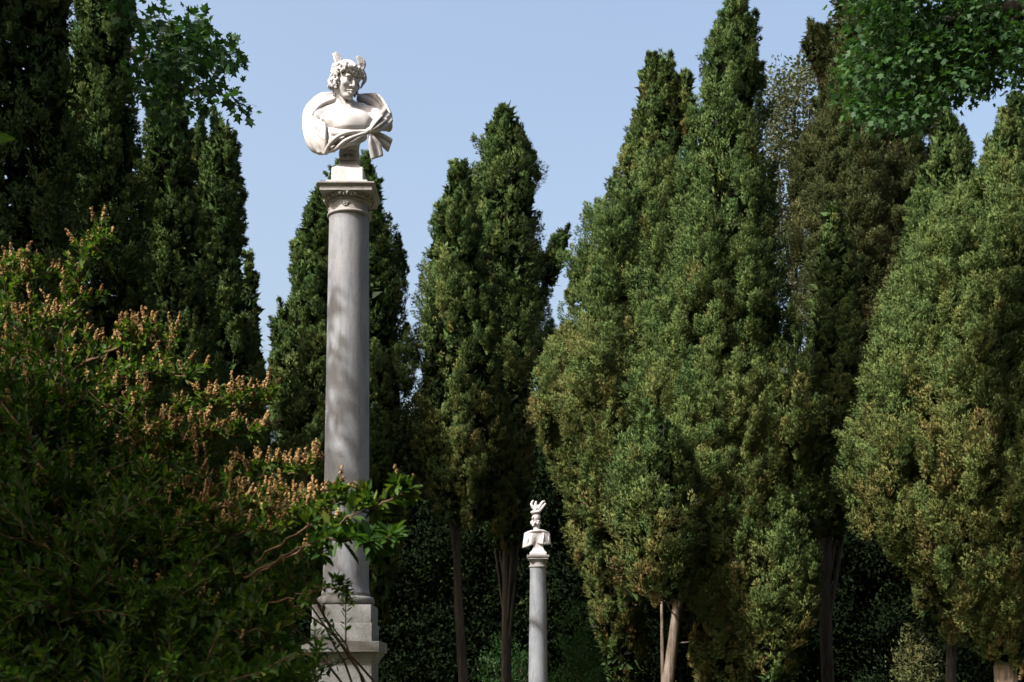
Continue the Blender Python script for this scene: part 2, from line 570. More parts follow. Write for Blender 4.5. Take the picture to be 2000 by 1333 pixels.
def tall_column():
    base_x = (AX_U - 1000) * PX
    root = thing('marble_column', 'tall grey marble column in the foreground carrying the large white bust', 'column', (base_x, D1, 0))
    org = (base_x, D1, 0)
    def cx(v):
        return base_x + LEAN * (1200 - v) * PX
    # pedestal
    g = Geo()
    hw = lambda p: p * PX
    zc = lambda v, f: Z1(v, f)
    c = (base_x, D1)
    g.square([(hw(80), -0.1), (hw(80), 0.20), (hw(76), 0.24), (hw(70), 0.30), (hw(58), 0.34), (hw(58), zc(1296, 58)),
              (hw(60), zc(1293, 58)), (hw(62), zc(1285, 60)), (hw(68), zc(1278, 66)), (hw(69), zc(1274, 68)), (hw(74), zc(1273, 74)), (hw(74), zc(1252.5, 74))], c, 0.006)
    ped = sharp(g.build('pedestal', M_PLINTH, root, org), 25)
    # base
    g = Geo()
    g.square([(hw(59), zc(1251.8, 74) - 0.002), (hw(59), zc(1219, 59)), (hw(58), zc(1217, 58))], c, 0.008)
    g.square([(hw(57), zc(1217, 58) + 0.0005), (hw(57), zc(1183, 57)), (hw(56), zc(1181, 57))], c, 0.006)
    t0, t1 = Z1(1181, 57), Z1(1163, 50)
    prof = [(hw(50), t0 + 0.0005)]
    for a in np.linspace(-80, 80, 13):
        prof.append((hw(50) + hw(6) * math.cos(math.radians(a)), (t0 + t1) / 2 + (t1 - t0) / 2 * math.sin(math.radians(a))))
    prof += [(hw(47.5), t1 + 0.0), (hw(47.5), Z1(1157, 47))]
    g.lathe(prof, (cx(1172), D1), 96)
    sharp(g.build('base', M_PLINTH, root, org), 30)
    # shaft with entasis
    zb, zt = Z1(1157, 47), Z1(413, 40)
    prof = []
    for v in (1157, 1154, 1150, 1144):
        prof.append((hw(47.2 - 2.7 * (1157 - v) / 13), Z1(v, 45)))
    for v in np.linspace(1130, 425, 24):
        s = (1150 - v) / 730
        prof.append((hw(44.5 - 5.9 * s ** 1.5), Z1(v, 42)))
    prof += [(hw(38.4), Z1(419, 40)), (hw(39.5), zt)]
    g = Geo()
    prof = np.array(prof)
    g.lathe(np.stack([prof[:, 0], prof[:, 1] - prof[0, 1]], 1), (cx(1157), D1), 96, lean=(LEAN, 0))
    for vv in g.v:
        vv[:, 2] += prof[0, 1]
    sharp(g.build('shaft', M_SHAFT, root, org), 40)
    # capital
    cc = (cx(390), D1)
    g = Geo()
    a0, a1 = zt + 0.0005, Z1(405.5, 42)
    prof = [(hw(39.5), a0)]
    for a in np.linspace(-80, 80, 9):
        prof.append((hw(39.8) + hw(3.2) * math.cos(math.radians(a)), (a0 + a1) / 2 + (a1 - a0) / 2 * math.sin(math.radians(a))))
    prof += [(hw(39.5), a1), (hw(38.6), Z1(402, 40)), (hw(38.6), Z1(388, 40)), (hw(40.5), Z1(386.5, 41)), (hw(41.8), Z1(385, 42)), (hw(40.5), Z1(383.5, 41)), (hw(41), Z1(382, 41))]
    e0, e1 = Z1(382, 41), Z1(371, 51)
    for s in np.linspace(0.1, 1, 8):
        prof.append((hw(41) + hw(9) * math.sin(s * 1.57) , e0 + (e1 - e0) * s))
    g.lathe(prof, cc, 96)
    zb1, zb2, zb3 = e1 + 0.0005, Z1(363.5, 51), Z1(354.5, 55)
    g.square([(hw(50.5), zb1), (hw(50.5), zb2), (hw(51.5), zb2 + 0.003), (hw(55.5), zb2 + 0.022), (hw(55.5), zb3)], cc, 0.005)
    cap = sharp(g.build('capital', M_CAPITAL, root, org), 28)
    g = Geo()                                        # eggs, darts and the rosettes
    for k in range(20):
        a = k / 20 * 2 * math.pi + 0.06
        r = hw(46.8)
        g.ball((cc[0] + r * math.cos(a), cc[1] + r * math.sin(a), (e0 + e1) / 2 + 0.004), 0.017, 8, 5, (1, 1, 1.35))
        a += math.pi / 20
        g.ball((cc[0] + r * math.cos(a), cc[1] + r * math.sin(a), (e0 + e1) / 2 - 0.002), 0.007, 6, 4, (1, 1, 2.9))
    g.build('egg_and_dart', M_CAPITAL, cap, org)
    zr = Z1(396.5, 40)
    for k in range(4):
        g = Geo()
        a = -math.pi / 2 + k * math.pi / 2 - 0.06
        n = np.array([math.cos(a), math.sin(a), 0])
        t = np.array([-math.sin(a), math.cos(a), 0])
        c0 = np.array([cc[0], cc[1], zr]) + n * hw(39)
        g.ball(c0 + n * 0.006, 0.008)
        for j in range(6):
            b = j / 6 * 2 * math.pi + 0.3
            g.ball(c0 + 0.017 * (t * math.cos(b) + np.array([0, 0, 1]) * math.sin(b)), 0.0095)
        for s in (-1, 1):
            g.ball(c0 + t * 0.031 * s - n * 0.004 + np.array([0, 0, 0.006]), 0.007, scale=(1.4, 1, 0.8))
        g.build('rosette', M_CAPITAL, cap, org)
    return cc, zb3

CAPC, CAP_TOP = tall_column()

BU, BV = 681.0, 354.5                                # the bust stands on the abacus here
BASE1 = np.array([CAPC[0], D1, CAP_TOP + 0.0005])
def L(u, v, f):
    """Sculpting coordinates (photograph pixels at the column) of pixel (u, v) at f pixels in front of the axis."""
    p = at(u, v, D1 - f * PX)
    return (p - BASE1) / PX
def LL(*a):
    return np.array([L(*x) for x in a])

def big_bust():
    root = thing('marble_bust', 'white marble bust of a youth in winged cap and knotted cloak, on the tall column', 'bust', BASE1)
    rng = np.random.default_rng(5)
    def done(s, name, parent, smooth=1, amp=0.0, seed=1):
        if amp:
            s.rough(amp, 0.14, seed)
        V, Q = s.skin(smooth)
        return mesh_obj(name, V * PX, Q, M_MARBLE, parent, None, True)
    # ---- socle: square mouldings and a waisted neck
    g = Geo()
    g.square([(40 * PX, 0.0), (40 * PX, 8.6 * PX), (39.6 * PX, 9 * PX)], (0, 0), 0.004)
    sz = lambda v, f: L(BU, v, f)[2] * PX
    g.square([(31 * PX, 9.05 * PX), (31 * PX, sz(329, 31)), (30 * PX, sz(327, 30)), (26 * PX, sz(324.5, 28)), (22 * PX, sz(322, 24)), (19 * PX, sz(319, 21)), (16.8 * PX, sz(315, 18)), (16.6 * PX, sz(313.5, 17))], (0, 0), 0.008)
    prof = [(17 * PX, sz(313.5, 17))]
    for a in np.linspace(-85, 85, 11):
        prof.append(((17.5 + 4.2 * math.cos(math.radians(a))) * PX, (sz(313, 18) + sz(302, 20)) / 2 + (sz(302, 20) - sz(313, 18)) / 2 * math.sin(math.radians(a))))
    prof += [(18 * PX, sz(301, 18)), (18 * PX, sz(299.5, 18)), (20 * PX, sz(298.5, 18)), (20 * PX, sz(291, 18)), (19 * PX, sz(288, 16))]
    g.lathe(prof, (0, 0), 48)
    sharp(g.build('socle', M_MARBLE, root), 30)
    # ---- the figure: head, neck and chest in one surface
    s = Sculpt((-85, -60, 55), (80, 45, 262), 0.9)
    c = L(676, 159.5, 13)
    R = rot(math.radians(41), math.radians(15), math.radians(-4))
    H = lambda x, y, z: c + R @ np.array([x, y, z], float)
    E = lambda p, r, k=2.0, cut=False: s.ell(H(*p), r, R, k, cut)
    K = lambda a, b, ra, rb=None, k=1.5, cut=False: s.cap(H(*a), H(*b), ra, rb, k, cut)
    # torso first
    s.cap(H(0, -11, -15), L(677.5, 216, -1), 12.5, 16.5, 2)
    s.chain(LL((679, 209, -2), (655, 216, -5), (626, 226, -4)), [12, 13, 17], 8)
    s.chain(LL((680, 209, -2), (704, 216, -5), (730, 228, -4)), [12, 13, 17], 8)
    s.ell(L(677, 246, 6), (46, 27, 34), None, 9)
    s.ell(L(651, 236, 21), (24, 10, 20), None, 13)
    s.ell(L(702, 238, 21), (23, 10, 20), None, 13)
    s.ell(L(618, 234, 0), (17, 17, 20), None, 6)
    s.ell(L(737, 237, 0), (16, 17, 20), None, 6)
    s.cap(L(680, 255, 8), L(683, 288, 4), 32, 19, 8)
    s.cap(L(629, 238, 27), L(637, 254, 28), 4.0, 5.5, 4, True)          # armpit hollows
    s.cap(L(725, 236, 26), L(719, 252, 28), 3.5, 5, 4, True)
    s.cap(L(684, 214, 17), L(652, 219, 17), 1.4, 1.2, 4)                # collar bones
    s.cap(L(686, 214, 17), L(712, 220, 14), 1.4, 1.2, 4)
    s.cap(H(14, -2, -20), L(683, 212, 18), 4.5, 3.5, 4)                 # neck tendons
    s.cap(H(-15, -4, -20), L(678, 212, 18), 4.5, 3.5, 4)
    # skull and face
    E((0, -5, 9), (23, 29, 25), 3)
    E((0, 7, -9), (18.5, 19, 25), 4)
    E((0, 19.5, -29), (6.8, 6.5, 5.6), 4)
    K((-16.5, -3, -18), (-5.5, 17, -30), 4.2, 4.2, 4)
    K((16.5, -3, -18), (5.5, 17, -30), 4.2, 4.2, 4)
    for x in (-1, 1):
        E((11.5 * x, 17.5, -9), (6.5, 6, 6), 4)
    K((-12, 22.5, 4.2), (12, 22.5, 4.2), 3.2, 3.2, 2.5)
    E((0, 19.5, 12), (15, 6, 10), 4)
    for x in (-1, 1):
        E((8.9 * x, 27.5, -1.6), (6.2, 5.6, 3.6), 1.2, True)
        E((8.7 * x, 19.8, -1.6), (4.7, 4.2, 3.6), 0.5)
        K((4.4 * x, 22.8, -0.2), (8.8 * x, 24.3, 1.4), 0.8, 0.95, 0.4)
        K((8.8 * x, 24.3, 1.4), (13.4 * x, 20.6, -0.8), 0.95, 0.8, 0.4)
        K((5.0 * x, 22.4, -3.6), (9 * x, 23.1, -4.8), 0.6, 0.7, 0.5)
        K((9 * x, 23.1, -4.8), (13 * x, 20.2, -2.8), 0.7, 0.6, 0.5)
        K((3.0 * x, 26.2, 3.8), (9.5 * x, 26.0, 6.2), 1.3, 1.5, 1.0)
        K((9.5 * x, 26.0, 6.2), (15.8 * x, 20.0, 3.6), 1.5, 0.9, 1.0)
    K((0, 25.2, 4.2), (0, 32.2, -10.4), 2.1, 3.0, 1.4)
    K((0, 31.6, -10.8), (0, 32.0, -11.2), 2.9, 2.9, 1.0)
    for x in (-1, 1):
        E((3.8 * x, 28.0, -11.6), (2.4, 3.4, 2.3), 1.0)
        E((1.9 * x, 29.6, -14.0), (1.25, 2.0, 1.3), 0.5, True)
    K((-6.8, 23.6, -20.0), (0, 27.8, -19.0), 1.3, 2.1, 1.0)
    K((6.8, 23.6, -20.0), (0, 27.8, -19.0), 1.3, 2.1, 1.0)
    K((-5.4, 23.6, -23.2), (0, 27.2, -23.8), 1.4, 2.5, 1.0)
    K((5.4, 23.6, -23.2), (0, 27.2, -23.8), 1.4, 2.5, 1.0)
    K((-7.4, 25.0, -21.4), (0, 29.6, -21.4), 0.75, 0.95, 0.4, True)
    K((7.4, 25.0, -21.4), (0, 29.6, -21.4), 0.75, 0.95, 0.4, True)
    K((-4, 27.6, -27.2), (4, 27.6, -27.2), 1.6, 1.6, 1.4, True)
    for x in (-1, 1):                                                   # ears
        s.tor(H(20.5 * x, -2, -3), R @ np.array([1.0 * x, 0.35, 0]), 4.2, 1.4, 1.0)
        E((19.8 * x, -1.5, -8), (1.8, 2.4, 2.6), 1)
    done(s, 'figure', root, 1, 0.12, 3)
    # ---- hair: locks and curls round the cap
    s = Sculpt(c + np.array([-50, -48, -50]), c + np.array([50, 48, 45]), 0.7)
    for a in np.linspace(-180, 180, 34, endpoint=False):
        ar = math.radians(a)
        front = math.cos(ar)
        for row in range(5):
            if front > 0.30 and row > 1:
                continue
            zz = 22 - row * 8.5 + (2.0 if front > 0.30 else 0) + rng.uniform(-2, 2)
            aa = ar + rng.uniform(-0.1, 0.1) + 0.09 * (row % 2)
            q = lambda da, dr, dz: H((24.2 + dr) * math.sin(aa + da), -4 + (28.5 + dr) * math.cos(aa + da), zz + dz)
            sw = rng.choice((-1, 1)) * rng.uniform(0.7, 1.3)
            s.chain([q(-0.05 * sw, 0, 4), q(0.10 * sw, 2.2, 1.2), q(0.02 * sw, 2.8, -2.4), q(-0.12 * sw, 1.4, -4.6), q(-0.05 * sw, 2.6, -6.2)], [1.6, 2.7, 2.9, 2.2, 1.0], 0.6, sub=3)
    s.ell(H(0, -7, 9), (23.6, 28.2, 22), R, 1.5)
    for pts in ([(655, 147, 4), (646, 153, -2), (642, 161, -4), (645, 168, -4)], [(652, 152, 6), (648, 160, 4), (650, 167, 2), (646, 172, 0)],
                [(655, 160, 2), (651, 168, 2), (655, 174, 4), (651, 180, 4)], [(656, 168, 4), (653, 176, 4), (656, 182, 6), (653, 186, 6)],
                [(709, 140, -6), (713, 147, -8), (711, 154, -8), (714, 160, -8)], [(708, 150, -4), (711, 158, -6), (708, 165, -6), (705, 172, -4)],
                [(712, 146, -12), (714, 156, -12), (709, 166, -10)]):
        s.chain(LL(*pts), np.linspace(3.4, 1.7, len(pts)), 1.0, sub=4)
    for x in np.linspace(-17, 17, 8):                                   # curls over the brow
        z0 = 21.5 - abs(x) * 0.18
        p0 = np.array([x, 24.0 - abs(x) * 0.30, z0 + 4])
        sw = rng.choice((-1, 1)) * rng.uniform(1.5, 3.5)
        s.chain([H(*p0), H(*(p0 + [sw, 3.6, -1.5])), H(*(p0 + [sw * 0.6, 4.2, -5.0])), H(*(p0 + [-sw, 3.4, -6.5])), H(*(p0 + [-sw * 0.8, 3.8, -4.0]))], [2.0, 3.0, 2.7, 2.0, 1.1], 0.6, sub=3)
    done(s, 'hair', root, 1, 0.15, 9)
    # ---- cap with two small wings
    s = Sculpt(c + np.array([-36, -40, 8]), c + np.array([36, 40, 52]), 0.8)
    s.ell(H(0, -3, 22), (22, 27, 17.5), R, 2)
    s.ell(H(0, -3, 8), (30, 36, 10), R, 1.5, True)
    s.tor(H(0, -3, 21.5), R @ np.array([0, 0.1, 1.0]), 20.5, 1.4, 1.0)
    s.F = np.where(np.isfinite(s.F), s.F, 60)
    capo = done(s, 'winged_cap', root, 1, 0.15, 12)
    for name_pts in (((663, 133, 4), (661, 120, 3), (658, 103, 2), -1), ((707, 136, -2), (707, 124, -2), (702, 110, 0), 1)):
        b0, m0, t0, sd = name_pts
        lo = np.minimum(np.minimum(L(*b0), L(*m0)), L(*t0)) - 14
        hi = np.maximum(np.maximum(L(*b0), L(*m0)), L(*t0)) + 14
        s = Sculpt(lo, hi, 0.7)
        for j in range(5):
            o = (j - 2) * 2.0
            k = 1 - abs(j - 1.5) * 0.16
            b, m, t = L(b0[0] + o * 0.5, b0[1], b0[2] + sd * 0), L(m0[0] + o * 1.25, m0[1] + abs(o) * 0.3, m0[2] - o * 0.8), L(t0[0] + o * 1.5 + (1 - k) * 3 * sd, t0[1] + (1 - k) * 13, t0[2] - o)
            s.chain([b, m, t], [2.6, 3.2, 1.9], 1.3, sub=4)
            for e in (0.35, 0.6):
                p = b + (t - b) * e
                s.chain([p, p + np.array([o * 0.6, -1.2, 4.0])], [1.9, 1.0], 0.6, sub=2)
        done(s, 'wing', capo, 1, 0.15, 20)
    # ---- cloak
    s = Sculpt((-100, -62, 34), (95, 45, 200), 0.9)
    ch = lambda pts, rad, k=3.0, cut=False: s.chain(LL(*pts), rad, k, cut)
    def patch(A, B, r, n=7, k=2.2, amp=0.0, nf=1.5, ph=0.0, taper=None, sub=3, ridges=(), rr=1.7):
        """A thick sheet of cloth between two edges, rippled across by folds."""
        A, B = np.asarray(A, float), np.asarray(B, float)
        m = len(A)
        tp = np.ones(m) if taper is None else np.asarray(taper, float)
        rows = []
        n = n * 2 + 2
        for i in range(n):
            w = i / (n - 1)
            P = A * (1 - w) + B * w
            P[:, 2] += amp * math.sin(2 * math.pi * nf * w + ph) * tp
            rows.append((np.array([L(*p) for p in P]), np.full(m, r) * (0.6 + 0.4 * tp)))
        s.ropes(rows, k, False, sub)
        for w, i0, i1 in ridges:                                # raised folds along the cloth
            P = (A * (1 - w) + B * w)[i0:i1]
            P[:, 2] += amp * math.sin(2 * math.pi * nf * w + ph) * tp[i0:i1] + r * 0.75
            e = np.full(len(P), rr)
            e[0] = e[-1] = rr * 0.45
            s.chain(np.array([L(*p) for p in P]), e, 1.6, False, 4)
    # left half of the cape, from the nape over the shoulder and down
    patch([(652, 177, -18), (630, 184, -14), (610, 198, -9), (597, 216, -5), (594, 236, 0), (596, 262, 6), (603, 282, 10), (617, 295, 14), (632, 299, 20)],
          [(658, 193, -4), (641, 199, 3), (626, 206, 8), (614, 218, 11), (606, 232, 14), (604, 248, 17), (610, 262, 21), (620, 279, 24), (632, 290, 27)], 3.8, 7, 3.0, 2.0, 1.25, 0.6, ridges=((0.22, 0, 6), (0.50, 1, 8), (0.80, 0, 5)), rr=2.0)
    ch([(606, 216, 16), (601, 232, 18), (600.5, 252, 21), (602, 272, 24), (607, 288, 27)], 1.3, 1.4, True)
    s.ell(L(617, 270, 12), (17, 16, 29), None, 5)
    s.ell(L(626, 284, 18), (12, 13, 18), None, 5)
    s.ell(L(607, 243, 12), (8, 11, 16), None, 5)
    s.ell(L(632, 262, 20), (9, 13, 17), None, 5)
    patch([(602, 226, 14), (603, 244, 17), (606, 264, 20), (612, 282, 23), (622, 297, 25)],
          [(634, 243, 31), (635, 254, 35), (635, 268, 36), (635, 284, 34), (635, 300, 29)], 3.0, 8, 2.5, 1.3, 1.2, 0.4, ridges=((0.25, 1, 5), (0.6, 0, 4)), rr=1.6)
    ch([(606, 236, 20), (618, 248, 28), (633, 262, 37)], [1.2, 2.0, 1.8], 1.6)
    ch([(607, 248, 21), (619, 260, 29), (633, 272, 38)], [1.0, 1.8, 1.6], 1.6)
    ch([(622, 292, 27), (612, 281, 25), (606, 266, 22)], [1.4, 1.8, 1.0], 1.6)
    s.ell(L(640, 204, -8), (22, 10, 13), None, 5)
    # right half of the cape behind the shoulder
    patch([(702, 175, -22), (722, 180, -20), (740, 190, -14), (752, 205, -7), (761, 222, 0), (763, 236, 2)],
          [(700, 196, -14), (716, 200, -12), (730, 210, -9), (740, 222, -6), (748, 234, -2), (750, 244, 0)], 4.2, 6, 3.0, 1.8, 1.4, 0.4, ridges=((0.3, 0, 5), (0.62, 1, 6)), rr=1.9)
    ch([(738, 187, -8), (752, 203, 0), (762, 222, 6)], [2.4, 3.2, 2.6], 2)
    s.ell(L(748, 234, -6), (12, 11, 20), None, 4)
    # the wrap under the chest, its folds gathered at the knot
    s.ell(L(664, 272, 20), (31, 19, 15), None, 5)
    s.ell(L(690, 268, 22), (27, 15, 12), None, 5)
    patch([(637, 299, 27), (650, 294, 37), (664, 288, 42), (682, 281, 44), (701, 272, 44), (718, 259, 41)],
          [(636, 250, 22), (648, 253, 33), (664, 256, 41), (684, 257, 45), (702, 257, 44), (719, 255, 41)], 3.2, 9, 1.8, 2.6, 2.2, 2.4, (0.6, 1, 1, 1, 0.8, 0.25))
    ch([(637, 300, 28), (641, 288, 40), (652, 274, 49), (668, 263, 52), (690, 258, 50), (716, 257, 44)], [3.2, 4.2, 4.2, 3.6, 2.8, 2.2], 1.2)
    ch([(652, 296, 38), (662, 286, 47), (677, 274, 51), (696, 266, 50), (717, 259, 44)], [2.6, 3.6, 3.6, 3.0, 2.2], 1.1)
    ch([(669, 289, 42), (684, 280, 48), (700, 271, 48), (717, 261, 43)], [2.2, 3.0, 2.8, 2.0], 1.0)
    ch([(684, 284, 40), (700, 279, 43), (713, 268, 42)], [1.8, 2.6, 2.0], 1.0)
    ch([(645, 295, 46), (655, 280, 54), (671, 268, 57), (692, 262, 54)], [1.8, 2.2, 1.8, 1.0], 0.8, True)
    ch([(660, 293, 48), (670, 281, 54), (686, 271, 56), (704, 264, 51)], [1.6, 2.0, 1.5, 0.8], 0.8, True)
    ch([(677, 287, 48), (692, 277, 52), (708, 267, 49)], [1.3, 1.6, 1.0], 0.8, True)
    ch([(634, 244, 33), (635, 260, 38), (635, 280, 36), (635, 300, 30)], [0.9, 1.3, 1.3, 1.0], 0.8, True)     # hem
    # knot, gathered folds over the stump, hanging ends
    s.ell(L(720, 256, 40), (5.0, 5.5, 6), None, 1.5)
    patch([(722, 254, 41), (730, 240, 38), (741, 226, 28), (752, 214, 12)],
          [(725, 258, 40), (739, 255, 33), (753, 247, 22), (764, 236, 8)], 4.0, 6, 1.2, 2.8, 2.1, 0.5, (0.4, 1, 1, 0.8))
    ch([(724, 253, 45), (735, 239, 43), (747, 226, 33)], [1.6, 2.6, 2.0], 0.9)
    ch([(725, 256, 44), (740, 246, 40), (755, 234, 26)], [1.4, 2.6, 2.2], 0.9)
    ch([(729, 249, 48), (741, 237, 43), (752, 226, 31)], [1.2, 1.7, 1.2], 0.8, True)
    ch([(730, 255, 46), (743, 248, 40), (757, 238, 27)], [1.0, 1.5, 1.2], 0.8, True)
    s.ell(L(750, 240, 8), (11, 14, 16), None, 4)
    s.ell(L(759, 246, 0), (8, 9, 12), None, 3)
    patch([(721, 260, 40), (722, 275, 40), (723, 292, 37), (727, 309, 34)],
          [(724, 260, 38), (733, 272, 35), (742, 284, 30), (746, 303, 26)], 2.8, 6, 1.4, 1.8, 1.3, 0.3, (0.3, 0.8, 1, 1))
    ch([(723, 261, 43), (731, 279, 41), (737, 300, 34)], [0.8, 1.3, 1.1], 0.8, True)
    patch([(724, 260, 35), (742, 262, 25), (757, 269, 16), (764, 273, 12)],
          [(727, 263, 32), (741, 277, 22), (752, 289, 15), (757, 294, 12)], 3.0, 6, 1.2, 2.2, 1.6, 0.9, (0.3, 0.9, 1, 1))
    done(s, 'cloak', root, 1, 0.3, 31)

big_bust()

# ------------------------------------------------------------------ distant column and its bust
D2 = 26.0
P2 = D2 / FPX
def small_column():
    x = (1051.0 - 1000) * P2
    org = (x, D2, 0)
    root = thing('marble_column', 'slender pale column in the distance before dark cypresses carrying the small bust', 'column', org)
    z = lambda v: CAM_Z + (HORIZON - v) * P2
    g = Geo()
    g.square([(0.40, -0.1), (0.40, 0.12), (0.33, 0.17), (0.29, 0.2), (0.29, 0.62), (0.35, 0.68), (0.35, 0.74)], (x, D2), 0.006)
    sharp(g.build('pedestal', M_PLINTH, root, org), 25)
    g = Geo()
    g.square([(0.26, 0.741), (0.26, 0.84)], (x, D2), 0.006)
    g.lathe([(0.20, 0.8405), (0.25, 0.85), (0.262, 0.88), (0.25, 0.91), (0.215, 0.92), (0.212, 0.95)], (x, D2), 64)
    sharp(g.build('base', M_PLINTH, root, org), 30)
    g = Geo()
    prof = []
    for v in np.linspace(1402, 1116, 16):
        s = (1402 - v) / 286
        prof.append(((19.2 - 3.6 * s ** 1.4) * P2, z(v)))
    prof[0] = (prof[0][0], 0.951)
    prof += [(16.2 * P2, z(1112)), (16.2 * P2, z(1110))]
    g.lathe(prof, (x, D2), 64)
    sharp(g.build('shaft', M_SHAFT, root, org), 40)
    g = Geo()
    g.lathe([(16.4 * P2, z(1109.8)), (18 * P2, z(1108.5)), (18 * P2, z(1106)), (16 * P2, z(1105)), (15.8 * P2, z(1099)), (17.5 * P2, z(1096)), (19 * P2, z(1094))], (x, D2), 64)
    g.square([(19.5 * P2, z(1094) + .001), (19.5 * P2, z(1090.5)), (21 * P2, z(1090)), (21.6 * P2, z(1088)), (21.6 * P2, z(1086))], (x, D2), 0.006)
    sharp(g.build('capital', M_CAPITAL, root, org), 28)
    # bust: seen from behind, curly head under a crested helmet, short cape
    b = np.array([x, D2, z(1086) + .0005])
    br = thing('marble_bust', 'small white bust with a winged helmet, its head turned away, on the slender distant column', 'bust', b)
    def L2(u, v, f):
        return (at(u, v, D2 - f * P2) - b) / P2
    g = Geo()
    g.square([(16.5 * P2, 0), (16.5 * P2, 4.5 * P2), (15.5 * P2, 5.5 * P2), (11.5 * P2, 10 * P2), (9 * P2, 18 * P2), (9 * P2, 26 * P2)], (0, 0), 0.01)
    sharp(g.build('socle', M_MARBLE, br), 30)
    def fin(s, name):
        s.rough(0.12, 0.5, 4)
        V, Q = s.skin(1)
        return mesh_obj(name, V * P2, Q, M_MARBLE, br, None, True)
    s = Sculpt((-32, -18, 18), (30, 18, 112), 0.6)
    rng = np.random.default_rng(3)
    s.ell(L2(1049, 1054, 0), (19, 10, 13), None, 4)
    s.cap(L2(1049, 1048, 0), L2(1047.5, 1018, 0), 7.5, 6.0, 3)
    s.ell(L2(1048, 1011, 0), (8, 9, 10), None, 2)
    s.cap(L2(1041, 1010, 6), L2(1039.5, 1013, 7), 1.8, 1.2, 1.5)
    for k in range(22):
        a = k / 22 * 6.283
        p = L2(1047 + 7.6 * math.cos(a), 1022 + rng.uniform(-4, 4), 7.6 * math.sin(a))
        s.chain([p, p + rng.normal(0, 1.2, 3), p + [rng.uniform(-2, 2), 0, -3.2]], [1.6, 2.2, 1.2], 0.7, False, 2)
    fin(s, 'figure')
    s = Sculpt((-32, -20, 10), (30, 20, 60), 0.6)
    A = [(1026, 1043, 3), (1037, 1040, 9), (1051, 1039, 10), (1063, 1040, 8), (1072, 1045, 3)]
    B = [(1022.5, 1069, 5), (1036, 1064, 12), (1047, 1060, 7), (1060, 1062, 12), (1074, 1062, 4)]
    rows = []
    for i in range(14):
        w = i / 13
        rows.append((np.array([L2(*(np.array(p) * (1 - w) + np.array(q) * w)) for p, q in zip(A, B)]), 2.3))
    s.ropes(rows, 1.5, False, 5)
    s.chain([L2(*p) for p in [(1026, 1042.5, 2), (1036, 1039, 10), (1050, 1037, 12), (1063, 1038, 9), (1073, 1043, 2)]], [1.6, 2.4, 2.6, 2.4, 1.4], 0.9, False, 5)
    s.chain([L2(*p) for p in [(1033, 1043, 8), (1031, 1056, 11), (1029, 1068, 9)]], [1.4, 2.2, 1.6], 1.0, False, 4)
    s.chain([L2(*p) for p in [(1062, 1041, 10), (1061, 1052, 13), (1060, 1062, 13)]], [1.4, 2.2, 1.6], 1.0, False, 4)
    s.chain([L2(*p) for p in [(1070, 1044, 5), (1072, 1054, 7), (1073, 1062, 5)]], [1.2, 1.8, 1.4], 1.0, False, 4)
    s.ell(L2(1049, 1050, 0), (18, 9, 10), None, 3)
    fin(s, 'cloak')
    s = Sculpt((-24, -16, 62), (30, 16, 116), 0.5)
    s.ell(L2(1046, 1001.5, 1), (10, 10, 4.4), None, 1.0)
    s.ell(L2(1049, 994, 0), (8, 8, 8), None, 2.0)
    for w in ([(1046, 997), (1041, 991), (1038, 985), (1041, 979)], [(1047, 993), (1046, 986), (1047, 981)], [(1052, 994), (1056, 987), (1060, 981), (1063, 980)], [(1054, 998), (1060, 991), (1065, 984.5)]):
        q = np.array([L2(p[0], p[1], 5 - 1.0 * i) for i, p in enumerate(w)])
        s.chain(q, np.linspace(3.6, 2.0, len(w)), 1.2, False, 3)
    fin(s, 'winged_helmet')
small_column()

# ------------------------------------------------------------------ foliage builders
def frames(d, rng):
    """Two unit vectors square to each direction, turned at random."""
    r = unit(rng.normal(0, 1, d.shape))
    s = unit(np.cross(d, r))
    return s, np.cross(s, d)

def profile(sil, D):
    """Crown outline in photograph pixels -> arrays z, centre x, radius (metres), z rising."""
    s = np.array(sorted(sil, key=lambda r: -r[0]), float)
    z = CAM_Z + (HORIZON - s[:, 0]) / FPX * D
    return z, ((s[:, 1] + s[:, 2]) / 2 - 1000) / FPX * D, (s[:, 2] - s[:, 1]) / 2 / FPX * D

class Leaves:
    """All leaves of one crown: thin sprays gathered in clumps."""
    def __init__(self):
        self.v, self.t, self.n, self.tint = [], [], [], []
    def sprays(self, pos, d, size, width, bulge, tint, rng):
        s, _ = frames(d, rng)
        w = width[:, None] * s
        self.v.append(np.stack([pos - w * 0.5, pos + w * 0.5, pos + d * size[:, None]], 1))
        self.n.append(np.repeat(bulge[:, None], 3, 1))
        self.tint.append(np.repeat(tint[:, None], 3, 1))
    def build(self, name, mat, parent, origin):
        v = np.concatenate(self.v).reshape(-1, 3)
        n = np.concatenate(self.n).reshape(-1, 3)
        t = np.concatenate(self.tint).reshape(-1)
        return mesh_obj(name, v, np.arange(len(v)).reshape(-1, 3), mat, parent, origin, False,
                        {'bulge': ('FLOAT_VECTOR', n), 'tint': ('FLOAT', np.clip(t, 0, 1))})

